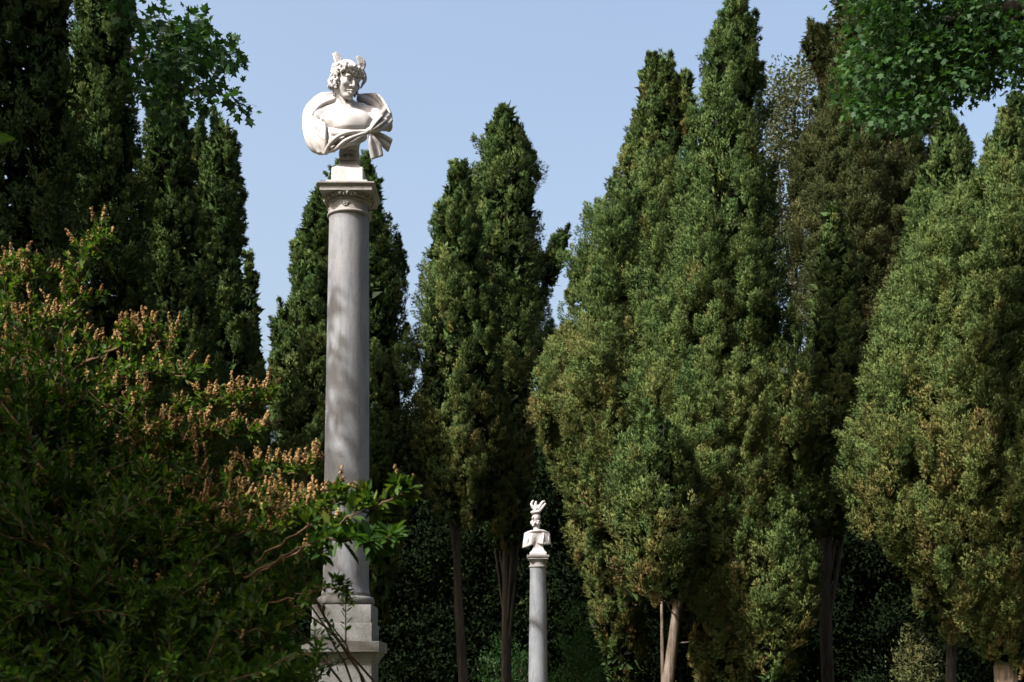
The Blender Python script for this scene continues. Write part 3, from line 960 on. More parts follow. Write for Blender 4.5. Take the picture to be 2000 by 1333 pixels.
def crown(lv, form, rng, spacing=0.46, clump=(0.5, 0.95), leaf=0.072, tuft=0.20, tufts=18, per=24, depth=0.95, open_=0.0, lump=0.22, brown=(0.55, 0.25), droop=0.0, seed=0, core=True, back=0.3, jit=0.16, maxdep=2.6, tree_out=None, scale=1.0, zspan=None, tone=0.0):
    """Clumps of sprays over a columnar form: arrays z, centre x, radius, centre y (metres)."""
    z, cx, r, cy = form
    zz = np.linspace(z[0], z[-1], 240)
    rr, cc, yc = np.interp(zz, z, r) * scale, np.interp(zz, z, cx), np.interp(zz, z, cy)
    ds = np.sqrt(np.gradient(rr) ** 2 + np.gradient(zz) ** 2)
    ry = np.minimum(rr * depth, maxdep)
    w = (rr + ry + 0.05) * ds
    area = np.pi * w.sum()
    w = w / np.clip(rr / 0.9, 0.4, 1.0) ** 0.8                # finer clumps, closer together, towards the tip
    if tree_out is not None:
        w = w / np.mean(np.clip(rr / 0.9, 0.4, 1.0) ** -0.8)
    n = int(np.pi * w.sum() / spacing ** 2) + 6
    cdf = np.cumsum(w) / w.sum()
    zc = np.interp(rng.random(n), cdf, zz)
    a = rng.uniform(0, 2 * np.pi, n)
    keep = (np.sin(a) < 0.25) | (rng.random(n) < back)         # fewer clumps on the far side
    if tree_out is not None:
        keep &= (np.cos(a) * tree_out[0] + np.sin(a) * tree_out[1] > -0.45) | (rng.random(n) < 0.15)
    zc, a = zc[keep], a[keep]
    R, Y, C, CY = np.interp(zc, zz, rr), np.interp(zc, zz, ry), np.interp(zc, zz, cc), np.interp(zc, zz, yc)
    out = np.stack([np.cos(a), np.sin(a) * 0.95, 0 * a], 1)
    g = np.stack([np.cos(a) * R * 1.1, np.sin(a) * R * 1.1, zc * 0.42], 1) + seed * 3.7
    g2 = np.stack([np.cos(a) * R * 2.6, np.sin(a) * R * 2.6, zc * 1.3], 1) + seed * 1.9
    m = 1 + lump * (vnoise(g, seed) - 0.62) * 1.5 + lump * 0.7 * (vnoise(g2, seed + 5) - 0.6)
    m *= 1 - rng.random(len(zc)) ** 2 * jit
    m = 1 + (m - 1) * np.clip(R / 0.9, 0.25, 1.0)
    m = np.clip(m, 0.35, 1.04) * np.clip(1 - 0.27 * clump[1] * np.clip(R / 0.9, 0.4, 1) / np.maximum(R, 0.05), 0.3, 1)
    if open_:
        k2 = vnoise(g2 * 1.2, seed + 9) > open_
        zc, a, R, Y, C, CY, out, m, g = (q[k2] for q in (zc, a, R, Y, C, CY, out, m, g))
    n = len(zc)
    fine = np.clip(R / 0.9, 0.4, 1.0) if tree_out is None else np.clip(R / 0.4, 0.45, 1.0)
    L_ = rng.uniform(*clump, n) * fine ** 0.7
    base = np.stack([C + np.cos(a) * R * m, CY + np.sin(a) * Y * m, zc - L_ * 0.55], 1)
    ax = unit(out * (rng.uniform(0.12, 0.55, n) * fine)[:, None] + np.array([0, 0, 1.0 - droop]) + rng.normal(0, 0.13, (n, 3)))
    s, b = frames(ax, rng)
    W = L_ * rng.uniform(0.22, 0.34, n) * fine ** 0.6
    z0, z1 = zspan or (zz[0], zz[-1])
    zn = (zc - z0) / (z1 - z0 + 1e-6)
    ct = 0.20 + tone + rng.normal(0, 0.09, n) + brown[0] * np.clip(1.1 - zn * 1.6, 0, 1) * rng.random(n) + brown[1] * (vnoise(g * 0.8, seed + 3) > 0.62) * rng.random(n)
    to = out if tree_out is None else out * 0.7 + np.asarray(tree_out) * 0.45
    # every clump is a plume of tufts, every tuft a spray of small scale leaves
    T, K = tufts, per
    t = rng.random((n, T)) ** 0.75
    th = rng.uniform(0, 2 * np.pi, (n, T))
    pr = np.sin(np.pi * np.clip(t * 0.84 + 0.12, 0, 1)) ** 0.8 * (0.7 + 0.3 * rng.random((n, T)))
    rad = np.cos(th)[..., None] * s[:, None] + np.sin(th)[..., None] * b[:, None]
    tp = base[:, None] + ax[:, None] * (t * L_[:, None])[..., None] + rad * (pr * W[:, None])[..., None]
    td = unit(ax[:, None] * 0.95 + rad * 0.5 + rng.normal(0, 0.2, tp.shape))
    tp, td, rad = tp.reshape(-1, 3), td.reshape(-1, 3), rad.reshape(-1, 3)
    tl = tuft * rng.uniform(0.7, 1.3, n * T) * np.repeat(np.clip(fine * 1.1, 0.5, 1.0), T)
    s2, b2 = frames(td, rng)
    u = rng.random((n * T, K))
    ph = rng.uniform(0, 2 * np.pi, (n * T, K))
    r2 = np.cos(ph)[..., None] * s2[:, None] + np.sin(ph)[..., None] * b2[:, None]
    pos = tp[:, None] + td[:, None] * ((u - 0.4) * tl[:, None])[..., None] + r2 * (tl[:, None] * 0.24 * np.sin(np.pi * (u * 0.85 + 0.1)))[..., None]
    d = unit(td[:, None] * 1.05 + r2 * 0.6 + rng.normal(0, 0.22, pos.shape))
    bul = unit(r2 * 0.4 + td[:, None] * (u * 0.45)[..., None] + (rad * 0.6 + np.repeat(to, T, 0) * 1.0 + np.repeat(ax, T, 0) * (t.reshape(-1) * 0.4)[:, None])[:, None] + rng.normal(0, 0.06, pos.shape))
    k = n * T * K
    lv.sprays(pos.reshape(k, 3), d.reshape(k, 3), leaf * rng.uniform(0.6, 1.25, k), leaf * 0.36 * rng.uniform(0.7, 1.3, k), bul.reshape(k, 3),
              np.repeat(ct, T * K) + np.repeat(rng.normal(0, 0.07, n * T), K) + rng.normal(0, 0.03, k), rng)
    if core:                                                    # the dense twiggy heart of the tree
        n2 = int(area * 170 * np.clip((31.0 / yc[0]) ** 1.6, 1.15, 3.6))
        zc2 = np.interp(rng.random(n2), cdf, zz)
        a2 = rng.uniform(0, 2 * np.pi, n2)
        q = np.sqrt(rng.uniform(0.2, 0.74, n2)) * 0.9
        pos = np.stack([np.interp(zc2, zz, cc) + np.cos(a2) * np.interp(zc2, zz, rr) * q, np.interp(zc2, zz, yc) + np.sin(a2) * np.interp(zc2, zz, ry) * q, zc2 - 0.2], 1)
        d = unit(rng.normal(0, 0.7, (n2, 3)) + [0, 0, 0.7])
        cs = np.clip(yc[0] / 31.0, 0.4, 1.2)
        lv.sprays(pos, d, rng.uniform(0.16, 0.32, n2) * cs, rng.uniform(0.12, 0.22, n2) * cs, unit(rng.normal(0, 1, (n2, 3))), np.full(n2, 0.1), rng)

def outline(sil, D):
    z, cx, r = profile(sil, D)
    return z, cx, r, np.full(len(z), float(D))

def plumes(lv, form, rng, amount=1.0, h=(1.2, 2.8), **kw):
    """Upright leading branches that stand out of the crown as spindles of their own."""
    z, cx, r, cy = form
    D = cy[0]
    zz = np.linspace(z[0], z[-1], 100)
    rz = np.interp(zz, z, r)
    hs = np.mean(h)
    count = int(amount * np.sum(rz) * (zz[1] - zz[0]) * np.pi / (hs * hs * 0.19 * 2 * 0.62))
    cdf = np.cumsum(rz ** 0.8) / np.sum(rz ** 0.8)
    seed = int(rng.integers(1000))
    for i in range(count):
        zc = np.interp((i + rng.random()) / count, cdf, zz)
        R = np.interp(zc, z, r)
        k = np.clip(R / 1.6, 0.5, 1.25)
        a = rng.uniform(-math.pi * 1.06, 0.06 * math.pi)
        if R > 0.8 and vnoise(np.array([[a * R * 0.8, zc * 0.5, seed * 1.7]]), seed)[0] < 0.27:
            continue                                            # a gap that lets one look into the dark of the tree
        hh = rng.uniform(*h) * k
        w = hh * rng.uniform(0.16, 0.24)
        sink = w * (0.72 + 1.5 * rng.random() ** 1.5)
        t = np.array([-0.5, -0.34, -0.1, 0.15, 0.34, 0.47, 0.52])
        f = np.array([0.2, 0.72, 1.0, 0.88, 0.58, 0.26, 0.06])
        zt = zc + hh * t
        Rt = np.interp(zt, z, r)
        q = np.maximum(Rt - sink * (0.35 + 0.65 * f), 0)
        fm = (zt, np.interp(zt, z, cx) + math.cos(a) * q, w * f, D + math.sin(a) * np.minimum(q * 0.95, 2.6 - w * 0.5))
        crown(lv, fm, rng, core=False, seed=seed + i % 7, tree_out=(math.cos(a), math.sin(a), 0.0), zspan=(z[0], z[-1]), maxdep=9, **kw)

def trunk_tubes(g, base, top, r0, r1, rng, wob=0.06, sides=10, steps=14):
    t = np.linspace(0, 1, steps)[:, None]
    p = np.asarray(base) + (np.asarray(top) - np.asarray(base)) * t
    p[:, :2] += (np.stack([vnoise(np.stack([t[:, 0] * 3, t[:, 0] * 0 + k, t[:, 0] * 0], 1), int(rng.integers(99))) - 0.5 for k in (0, 7)], 1)) * wob * np.sin(np.pi * np.clip(t, 0, 1)) * 2
    rr = r0 + (r1 - r0) * t[:, 0] + r0 * 0.5 * np.exp(-t[:, 0] * 18)
    g.tube(p, rr, sides, 0.14, int(rng.integers(99)))
    return p

PLUME = dict(spacing=0.31, clump=(0.38, 0.78), tuft=0.16, tufts=25, per=21, leaf=0.060, lump=0.14, back=0.4, jit=0.45)

def cypress(label, D, lobes, seed, trunk=None, np_=0.85, mat=None, bark=None, stems=5, group='tall cypresses', crown_kw=None, plume_kw=None, limbs=10):
    """lobes: outlines; the first is the main crown. trunk: (u at the ground, half width px, v where the crown hides it)."""
    rng = np.random.default_rng(seed)
    main = lobes[0]
    z, cx, r = profile(main, D)
    tu = trunk[0] if trunk else 1000 + cx[0] / D * FPX
    bx = (tu - 1000) / FPX * D
    org = (bx, D, 0)
    root = thing('cypress', label, 'cypress tree', org, group)
    lv = Leaves()
    kw = dict(crown_kw or {})
    main_f = outline(main, D)
    crown(lv, main_f, rng, seed=seed, scale=0.86, **kw)
    for lb in lobes[1:]:
        dy = 0.0
        if isinstance(lb, tuple):
            dy, lb = lb
        f = outline(lb, D + dy)
        crown(lv, f, rng, seed=seed + 7, **{**kw, 'lump': 0.12, 'spacing': kw.get('spacing', 0.46) * 0.75})
        if dy:
            plumes(lv, f, rng, np_, **{**PLUME, **(plume_kw or {})})
    plumes(lv, main_f, rng, np_, **{**PLUME, **(plume_kw or {})})
    lv.build('crown', mat or M_CYP, root, org)
    g = Geo()
    r0 = (trunk[1] if trunk else 11) / FPX * D
    ztop = z[0] + (z[-1] - z[0]) * 0.72
    p = trunk_tubes(g, (bx, D, -0.15), (np.interp(ztop, z, cx), D, ztop), r0, r0 * 0.25, rng, 0.12)
    for k in range(stems):                                      # leading stems that rise beside the trunk into the crown
        a = rng.uniform(0, 2 * math.pi)
        z0 = z[0] * rng.uniform(0.35, 0.9)
        z1 = z[0] + (z[-1] - z[0]) * rng.uniform(0.2, 0.45)
        Rr = np.interp(z1, z, r) * 0.6
        b0 = np.array([np.interp(z0, p[:, 2], p[:, 0]), D, z0])
        e = np.array([np.interp(z1, z, cx) + Rr * math.cos(a), D + Rr * 0.8 * math.sin(a), z1])
        m = b0 * 0.45 + e * 0.55
        m[:2] += (e - b0)[:2] * 0.18
        pp, rr = spline([b0, m, e], [r0 * 0.32, r0 * 0.24, r0 * 0.1], 6)
        g.tube(pp, rr, 6, 0.1, k)
    for k in range(limbs):                                      # bare lower twigs
        z0 = z[0] + (z[-1] - z[0]) * rng.uniform(-0.06, 0.22)
        a = rng.uniform(-math.pi, 0.2)
        Rr = np.interp(z0, z, r) * rng.uniform(0.6, 0.95)
        b0 = np.array([np.interp(z0, p[:, 2], p[:, 0]), D, z0])
        e = b0 + np.array([math.cos(a) * Rr, math.sin(a) * Rr * 0.8, rng.uniform(0.2, 0.9) * Rr])
        m = (b0 + e) / 2 + np.array([0, 0, -0.12 * Rr])
        pp, rr = spline([b0, m, e], [r0 * 0.16, r0 * 0.1, 0.008], 5)
        g.tube(pp, rr, 5)
    g.build('trunk', bark or M_BARKD, root, org)
    return root

# ------------------------------------------------------------------ the cypresses, left to right
NEAR = dict(leaf=0.052, spacing=0.36, clump=(0.36, 0.75), tuft=0.15)
NEARP = dict(h=(0.9, 1.9), spacing=0.20, clump=(0.2, 0.4), tuft=0.10, leaf=0.042, tufts=15, per=19)
cypress('dark broad cypress at the left edge, cut by the upper edge', 16, [
    [(-260, 50, 70), (-150, 0, 110), (0, -60, 165), (150, -90, 172), (300, -110, 178), (450, -120, 176), (600, -130, 196), (900, -140, 210), (1200, -120, 195), (1380, -60, 140)]], 11, np_=0.75, crown_kw=NEAR, plume_kw=NEARP)
cypress('dark cypress second from the left edge, its top above the plane leaves', 19, [
    [(-170, 195, 215), (-60, 150, 262), (0, 140, 272), (60, 130, 268), (100, 125, 262), (200, 110, 276), (350, 95, 300), (600, 70, 325), (900, 60, 345), (1250, 90, 320)]], 12, np_=0.75, crown_kw=NEAR, plume_kw=NEARP)
cypress('cypress on the left with its tip hidden behind the hanging plane branch', 22, [
    [(60, 325, 340), (130, 300, 358), (230, 280, 376), (300, 265, 386), (500, 245, 420), (700, 230, 445), (950, 230, 455), (1250, 260, 430)]], 13, np_=0.75, crown_kw=NEAR, plume_kw=NEARP)
cypress('left cypress with a shaggy blunt tip under the end of the plane branch', 25, [
    [(228, 428, 437), (265, 398, 460), (300, 388, 472), (430, 360, 482), (560, 345, 493), (640, 335, 505), (720, 325, 521), (900, 320, 530), (1200, 350, 500)],
    [(240, 386, 394), (270, 378, 404), (330, 370, 420)]], 14, np_=0.75)
cypress('slim cypress half hidden, last of the left group before the gap of sky', 28, [
    [(505, 484, 492), (560, 470, 503), (660, 455, 513), (760, 440, 528), (950, 430, 545), (1200, 450, 530)]], 15, np_=0.75)
cypress('dark ragged cypress just left of the tall column, with a low side spire', 29.5, [
    [(360, 618, 634), (400, 596, 650), (450, 580, 660), (520, 566, 672), (600, 556, 685), (680, 545, 695), (800, 525, 700), (950, 515, 705), (1150, 540, 700)],
    [(600, 546, 556), (640, 533, 575), (720, 526, 590), (820, 524, 600)]], 16, np_=0.75)
cypress('cypress rising directly behind the tall column, showing on its right side', 32, [
    [(306, 708, 720), (330, 690, 736), (370, 672, 750), (430, 655, 767), (500, 640, 790), (560, 630, 801), (640, 625, 803), (800, 620, 810), (1000, 630, 800), (1200, 660, 770)],
    [(312, 651, 660), (350, 644, 672), (420, 640, 690)]], 17, np_=0.75)
cypress('cypress with a rounded shoulder right of the tall column, on a long bare trunk', 32, [
    [(322, 890, 902), (345, 874, 918), (400, 850, 935), (430, 832, 945), (520, 816, 965), (600, 806, 980), (700, 796, 990), (850, 792, 1000), (930, 800, 1000), (1000, 840, 975)]],
    18, trunk=(908, 11, 980), np_=0.75, stems=2, limbs=16)
cypress('taller cypress with a ragged point and a jutting side branch, in mid photo', 35, [
    [(205, 980, 994), (230, 958, 1008), (270, 938, 1030), (300, 926, 1050), (350, 915, 1064), (400, 905, 1062), (450, 900, 1066), (520, 900, 1076), (600, 895, 1074), (680, 900, 1076), (800, 900, 1062), (950, 920, 1050), (1050, 950, 1030)],
    [(446, 1094, 1106), (470, 1074, 1108), (510, 1066, 1096), (545, 1060, 1082)],
    [(640, 1072, 1084), (670, 1060, 1090), (720, 1055, 1080)]], 19, np_=0.75)
cypress('huge cypress with three separate tips, left of the central pair', 29.5, [
    [(125, 1294, 1308), (180, 1258, 1330), (250, 1232, 1340), (300, 1206, 1350), (350, 1186, 1360), (430, 1142, 1380), (520, 1118, 1390), (600, 1096, 1395), (680, 1075, 1400), (760, 1046, 1400), (830, 1030, 1400), (900, 1052, 1400), (1000, 1085, 1380), (1080, 1100, 1320), (1160, 1130, 1268), (1250, 1160, 1262), (1340, 1190, 1250)],
    [(112, 1262, 1276), (150, 1254, 1284), (220, 1244, 1292)],
    [(112, 1294, 1308), (150, 1284, 1322), (220, 1275, 1332)],
    [(140, 1332, 1346), (180, 1318, 1356), (260, 1310, 1362)]], 20, trunk=(1222, 11, 1300), np_=0.95, stems=1, crown_kw=dict(tone=0.03, brown=(0.75, 0.25)), plume_kw=dict(tone=0.03, brown=(0.75, 0.25)))
cypress('tallest cypress, its tip touching the upper edge, lower branches spread wide', 28, [
    [(-20, 1422, 1442), (30, 1402, 1470), (60, 1390, 1478), (100, 1370, 1485), (200, 1350, 1492), (300, 1332, 1506), (400, 1310, 1525), (500, 1285, 1546), (600, 1262, 1562), (700, 1240, 1576), (800, 1225, 1592), (860, 1215, 1612), (950, 1205, 1618), (1050, 1205, 1602), (1120, 1240, 1600), (1180, 1320, 1585), (1260, 1325, 1560), (1350, 1345, 1520)],
    (-2.2, [(795, 1262, 1278), (840, 1232, 1310), (900, 1200, 1345), (1000, 1185, 1370), (1080, 1195, 1370), (1150, 1215, 1345)]),
    (-1.3, [(930, 1505, 1530), (1000, 1468, 1570), (1060, 1440, 1592), (1110, 1428, 1608), (1160, 1425, 1602), (1230, 1440, 1585), (1320, 1455, 1550)])],
    21, trunk=(1282, 12, 1155), np_=0.95, bark=M_BARK, stems=1, limbs=6, crown_kw=dict(brown=(0.7, 0.25)), plume_kw=dict(brown=(0.7, 0.25)))
cypress('shaded young cypress with a sunlit point between the tallest one and the right group', 31, [
    [(392, 1622, 1634), (450, 1604, 1652), (520, 1588, 1682), (650, 1572, 1692), (800, 1568, 1694), (950, 1575, 1680), (1030, 1600, 1650)]], 22, trunk=(1615, 15, 1000), np_=0.75)
cypress('tall old brownish cypress with open foliage behind the right group', 43, [
    [(-180, 1690, 1710), (-60, 1630, 1760), (0, 1606, 1790), (60, 1598, 1800), (120, 1600, 1810), (200, 1585, 1825), (300, 1565, 1840), (420, 1545, 1850), (600, 1530, 1860), (900, 1530, 1860), (1250, 1580, 1800)],
    [(50, 1588, 1600), (70, 1566, 1612), (92, 1568, 1625), (130, 1594, 1640), (160, 1600, 1650)]], 23, np_=0.5, mat=M_CYPB,
    plume_kw=dict(spacing=0.36, clump=(0.4, 0.8), tuft=0.26, leaf=0.09, open_=0.25, droop=0.3, brown=(0.3, 0.35), jit=0.3),
    crown_kw=dict(leaf=0.10, spacing=0.46, clump=(0.5, 0.95), tuft=0.3, open_=0.34, lump=0.42, jit=0.3, brown=(0.35, 0.35), droop=0.3))
cypress('cypress peak with a lit left and dark right flank, behind the rightmost cypress', 37, [
    [(222, 1845, 1857), (260, 1825, 1880), (300, 1808, 1898), (350, 1790, 1915), (400, 1776, 1925), (600, 1750, 1950), (900, 1740, 1960), (1200, 1780, 1930)]], 24, np_=0.75)
cypress('broad bright cypress at the right edge, wide low down above a split trunk', 26, [
    [(238, 1955, 1970), (265, 1934, 1992), (300, 1906, 2008), (340, 1898, 2020), (380, 1855, 2040), (420, 1805, 2060), (450, 1772, 2075), (500, 1745, 2090), (560, 1725, 2100), (640, 1694, 2115), (700, 1668, 2120), (780, 1648, 2120), (860, 1636, 2120), (940, 1644, 2120), (1000, 1665, 2110), (1060, 1710, 2090), (1130, 1770, 2070), (1200, 1850, 2050), (1270, 1900, 2020)]],
    25, trunk=(1976, 24, 1230), np_=0.95, bark=M_BARK, stems=0, limbs=4, crown_kw=dict(tone=0.12), plume_kw=dict(tone=0.12))

cypress('far dark cypress at the right edge, mostly hidden behind the broad bright one', 42, [
    [(182, 1978, 1992), (240, 1952, 2030), (330, 1932, 2070), (500, 1915, 2090), (900, 1910, 2100), (1200, 1960, 2050)]], 26, np_=0.6)

# ------------------------------------------------------------------ broad-leaved trees
def palmate():
    half = [(0.0, 0.0), (0.16, 0.02), (0.46, 0.16), (0.26, 0.34), (0.50, 0.62), (0.19, 0.60)]
    pts = half + [(0.0, 1.0)] + [(-x, y) for x, y in half[:0:-1]]
    return np.array([(x, y, -0.22 * abs(x) + 0.05 * math.sin(9 * y)) for x, y in pts]), np.arange(len(pts))[None]
def oval(w=0.5):
    v = np.array([(0, 0, 0), (0.34 * w, 0.22, 0.05), (0.5 * w, 0.5, 0.06), (0.26 * w, 0.82, 0.03), (0, 1, -0.06), (-0.26 * w, 0.82, 0.03), (-0.5 * w, 0.5, 0.06), (-0.34 * w, 0.22, 0.05)])
    return v, np.array([[0, 1, 2, 3, 4], [0, 4, 5, 6, 7]])
PALM, OVAL, LANCE = palmate(), oval(0.62), oval(0.42)

class Blades:
    """All the flat leaves of one crown, cut from one outline."""
    def __init__(self, shape):
        self.tv, self.tq = shape
        self.p, self.d, self.u, self.s, self.t = [], [], [], [], []
    def add(self, p, d, up, size, tint):
        self.p.append(p); self.d.append(d); self.u.append(up); self.s.append(size); self.t.append(tint)
    def build(self, name, mat, parent, origin):
        p, d, u, s, t = (np.concatenate(x) for x in (self.p, self.d, self.u, self.s, self.t))
        d = unit(d)
        x = unit(np.cross(d, u))
        z = np.cross(x, d)
        k = len(self.tv)
        v = p[:, None] + s[:, None, None] * (self.tv[None, :, 0:1] * x[:, None] + self.tv[None, :, 1:2] * d[:, None] + self.tv[None, :, 2:3] * z[:, None])
        nrm = np.repeat(unit(z + 0.25 * x * 0)[:, None], k, 1) + self.tv[None, :, 0:1] * x[:, None] * 0.7
        q = (np.arange(len(p))[:, None, None] * k + self.tq[None]).reshape(-1, self.tq.shape[1])
        return mesh_obj(name, v.reshape(-1, 3), q, mat, parent, origin, False, {'bulge': ('FLOAT_VECTOR', unit(nrm).reshape(-1, 3)), 'tint': ('FLOAT', np.clip(np.repeat(t, k), 0, 1))})

def leafy_twig(g, bl, a, e, r, rng, n, size, spread=0.16, droop=0.15, tint=0.35, start=0.35):
    """A curved twig from a to e with leaves round its outer part."""
    a, e = np.asarray(a, float), np.asarray(e, float)
    ln = np.linalg.norm(e - a)
    m = (a + e) / 2 + rng.normal(0, 0.10, 3) * ln + np.array([0, 0, 0.08 * ln])
    pp, rr = spline([a, m, e], [r, r * 0.65, r * 0.25], 5)
    g.tube(pp, rr, 5)
    t = start + (1 - start) * rng.random(n) ** 0.8
    c = np.stack([np.interp(t, np.linspace(0, 1, len(pp)), pp[:, k]) for k in range(3)], 1)
    off = rng.normal(0, 1, (n, 3))
    p = c + off * spread * 0.5
    d = unit(unit(e - a) * 0.5 + off * 0.6 + np.array([0, 0, -droop]) * 2)
    up = unit(np.array([0, 0, 1.0]) + rng.normal(0, 0.55, (n, 3)))
    bl.add(p, d, up, size * rng.uniform(0.6, 1.2, n), tint + rng.normal(0, 0.2, n))

def broadleaf(label, cat, name, org, limbs, spots, shape, mat, bark, seed, size, n=14, twig_r=0.02, spread=0.2, droop=0.15, group=None, tint=0.35, start=0.3, heavy=None):
    """limbs: list of (points, radii); spots: leaf cluster places, each joined to the nearest limb by a twig of its own."""
    rng = np.random.default_rng(seed)
    root = thing(name, label, cat, org, group)
    g, bl = Geo(), Blades(shape)
    P, Rr = [], []
    for pts, rad in limbs:
        pp, rr = spline(np.array(pts, float), rad, 8)
        g.tube(pp, rr, 9, 0.08, seed)
        P.append(pp); Rr.append(rr)
    P, Rr = np.concatenate(P), np.concatenate(Rr)
    spots = np.asarray(spots, float)
    order = np.argsort([np.min(np.linalg.norm(P - s, axis=1)) for s in spots])
    for i in order:                                             # near places first, so that later twigs can fork from earlier ones
        s = spots[i]
        dd = np.linalg.norm(P - s, axis=1) + Rr * 0
        j = int(np.argmin(dd))
        a = P[j]
        r = min(max(twig_r * 0.35, twig_r * dd[j]), Rr[j] * 0.8)
        k = heavy is not None and i >= heavy[0]
        leafy_twig(g, bl, a, s, r, rng, heavy[1] if k else n, heavy[2] if k else size, spread, droop, tint, start)
        mid = (a + s) / 2
        P = np.concatenate([P, [mid, s]])
        Rr = np.concatenate([Rr, [r * 0.7, r * 0.4]])
    bl.build('crown', mat, root, org)
    g.build('trunk', bark, root, org)
    return root

def in_poly(u, v, poly):
    poly = np.array(poly, float)
    ins = np.zeros(len(u), bool)
    j = len(poly) - 1
    for i in range(len(poly)):
        xi, yi, xj, yj = *poly[i], *poly[j]
        c = ((yi > v) != (yj > v)) & (u < (xj - xi) * (v - yi) / (yj - yi + 1e-9) + xi)
        ins ^= c
        j = i
    return ins

def scatter(poly, n, d0, d1, seed, hole=0.0, scale=0.02):
    """Places in the block of air that lies behind a photograph outline, d0..d1 metres away."""
    rng = np.random.default_rng(seed)
    poly = np.array(poly, float)
    out = []
    while len(out) < n:
        u = rng.uniform(poly[:, 0].min(), poly[:, 0].max(), 400)
        v = rng.uniform(poly[:, 1].min(), poly[:, 1].max(), 400)
        ok = in_poly(u, v, poly)
        if hole:
            ok &= vnoise(np.stack([u * scale, v * scale, u * 0], 1), seed) > hole
        d = rng.uniform(d0, d1, 400)
        out += [at(a, b, c) for a, b, c in zip(u[ok], v[ok], d[ok])]
    return np.array(out[:n])

def plane_left():
    """The plane tree beyond the left edge: one bough hangs into the picture, the rest shades the shrub and the column."""
    rng = np.random.default_rng(41)
    org = (-9.3, 11.0, 0)
    A = lambda u, v, d: at(u, v, d)
    limbs = [([(-9.3, 11, -0.2), (-9.2, 11.1, 3), (-9.0, 11.3, 6.0), (-8.7, 11.6, 9.5)], [0.42, 0.33, 0.27, 0.15]),
             ([(-9.0, 11.3, 6.2), (-9.2, 16.5, 8.6), (-8.6, 20.4, 9.9), A(235, 110, 20.6), A(300, 125, 17.4), A(400, 115, 16.2)], [0.2, 0.15, 0.10, 0.065, 0.04, 0.016]),
             ([A(280, 120, 17.8), A(340, 170, 16.5), A(420, 180, 15.9), A(475, 215, 15.7)], [0.035, 0.026, 0.016, 0.006]),
             ([(-9.1, 11.2, 5.0), (-7.6, 9.6, 6.8), (-6.2, 8.0, 7.0), (-5.2, 7.3, 7.4)], [0.2, 0.14, 0.09, 0.04]),
             ([(-9.0, 11.3, 6.5), (-10.5, 10.2, 8.5), (-11.2, 9.4, 10.5)], [0.2, 0.12, 0.05]),
             ([(-8.8, 11.5, 8.5), (-9.5, 12.8, 10.5), (-9.8, 13.4, 12.5)], [0.15, 0.1, 0.04])]
    bough = [(285, 85), (290, 50), (310, 28), (340, 25), (360, 45), (385, 28), (415, 40), (410, 75), (440, 95), (465, 88), (475, 120), (470, 160), (478, 185), (474, 232), (462, 215),
             (450, 180), (432, 172), (405, 190), (412, 215), (400, 238), (380, 215), (370, 190), (330, 200), (335, 240), (320, 250), (300, 200), (270, 180), (262, 140)]
    spots = [scatter(bough, 165, 15.2, 16.8, 42, 0.52, 0.05)]
    spots.append(at(250, 8, 16) + rng.normal(0, 0.12, (5, 3)))
    shade, light = SHADE_LEFT(rng)
    spots.append(shade)
    broadleaf('plane tree mostly beyond the left edge, its leafy bough hanging into the sky', 'plane tree', 'plane_tree', org, limbs, np.concatenate(spots), PALM, M_PLANE, M_BARKD, 43, 0.125, n=7, twig_r=0.012, spread=0.15, droop=0.3, tint=0.2, heavy=(170 + light, 18, 0.17))

def SHADE_LEFT(rng):
    out = []
    def ball(c, r, n, sq=(1, 1, 1)):
        d = unit(rng.normal(0, 1, (n, 3))) * (rng.random((n, 1)) ** 0.5) * np.array(sq) * r
        out.append(np.asarray(c) + d)
    # foliage over the path the sunlight takes to the lower part of the tall column
    def up_sun(p, t):
        return np.asarray(p, float) + SUN * t
    for v, n, r in ((600, 2, 0.15), (690, 3, 0.2), (770, 5, 0.25), (850, 9, 0.35), (930, 11, 0.4), (1000, 11, 0.4), (1080, 9, 0.38), (1150, 6, 0.35), (1215, 8, 0.4)):
        ball(up_sun(at(676, v, 11), 6.6), r, n)
    light = sum(len(o) for o in out)
    for c, r, n in (((-9.5, 11.8, 11.0), 3.0, 260), ((-10.3, 13.2, 13.5), 3.0, 260), ((-11.5, 15.5, 11.5), 2.6, 170), ((-8.0, 12.8, 13.0), 1.8, 110), ((-12.5, 17.5, 15.0), 2.6, 150)):
        ball(c, r, n)
    return np.concatenate(out), light
plane_left()

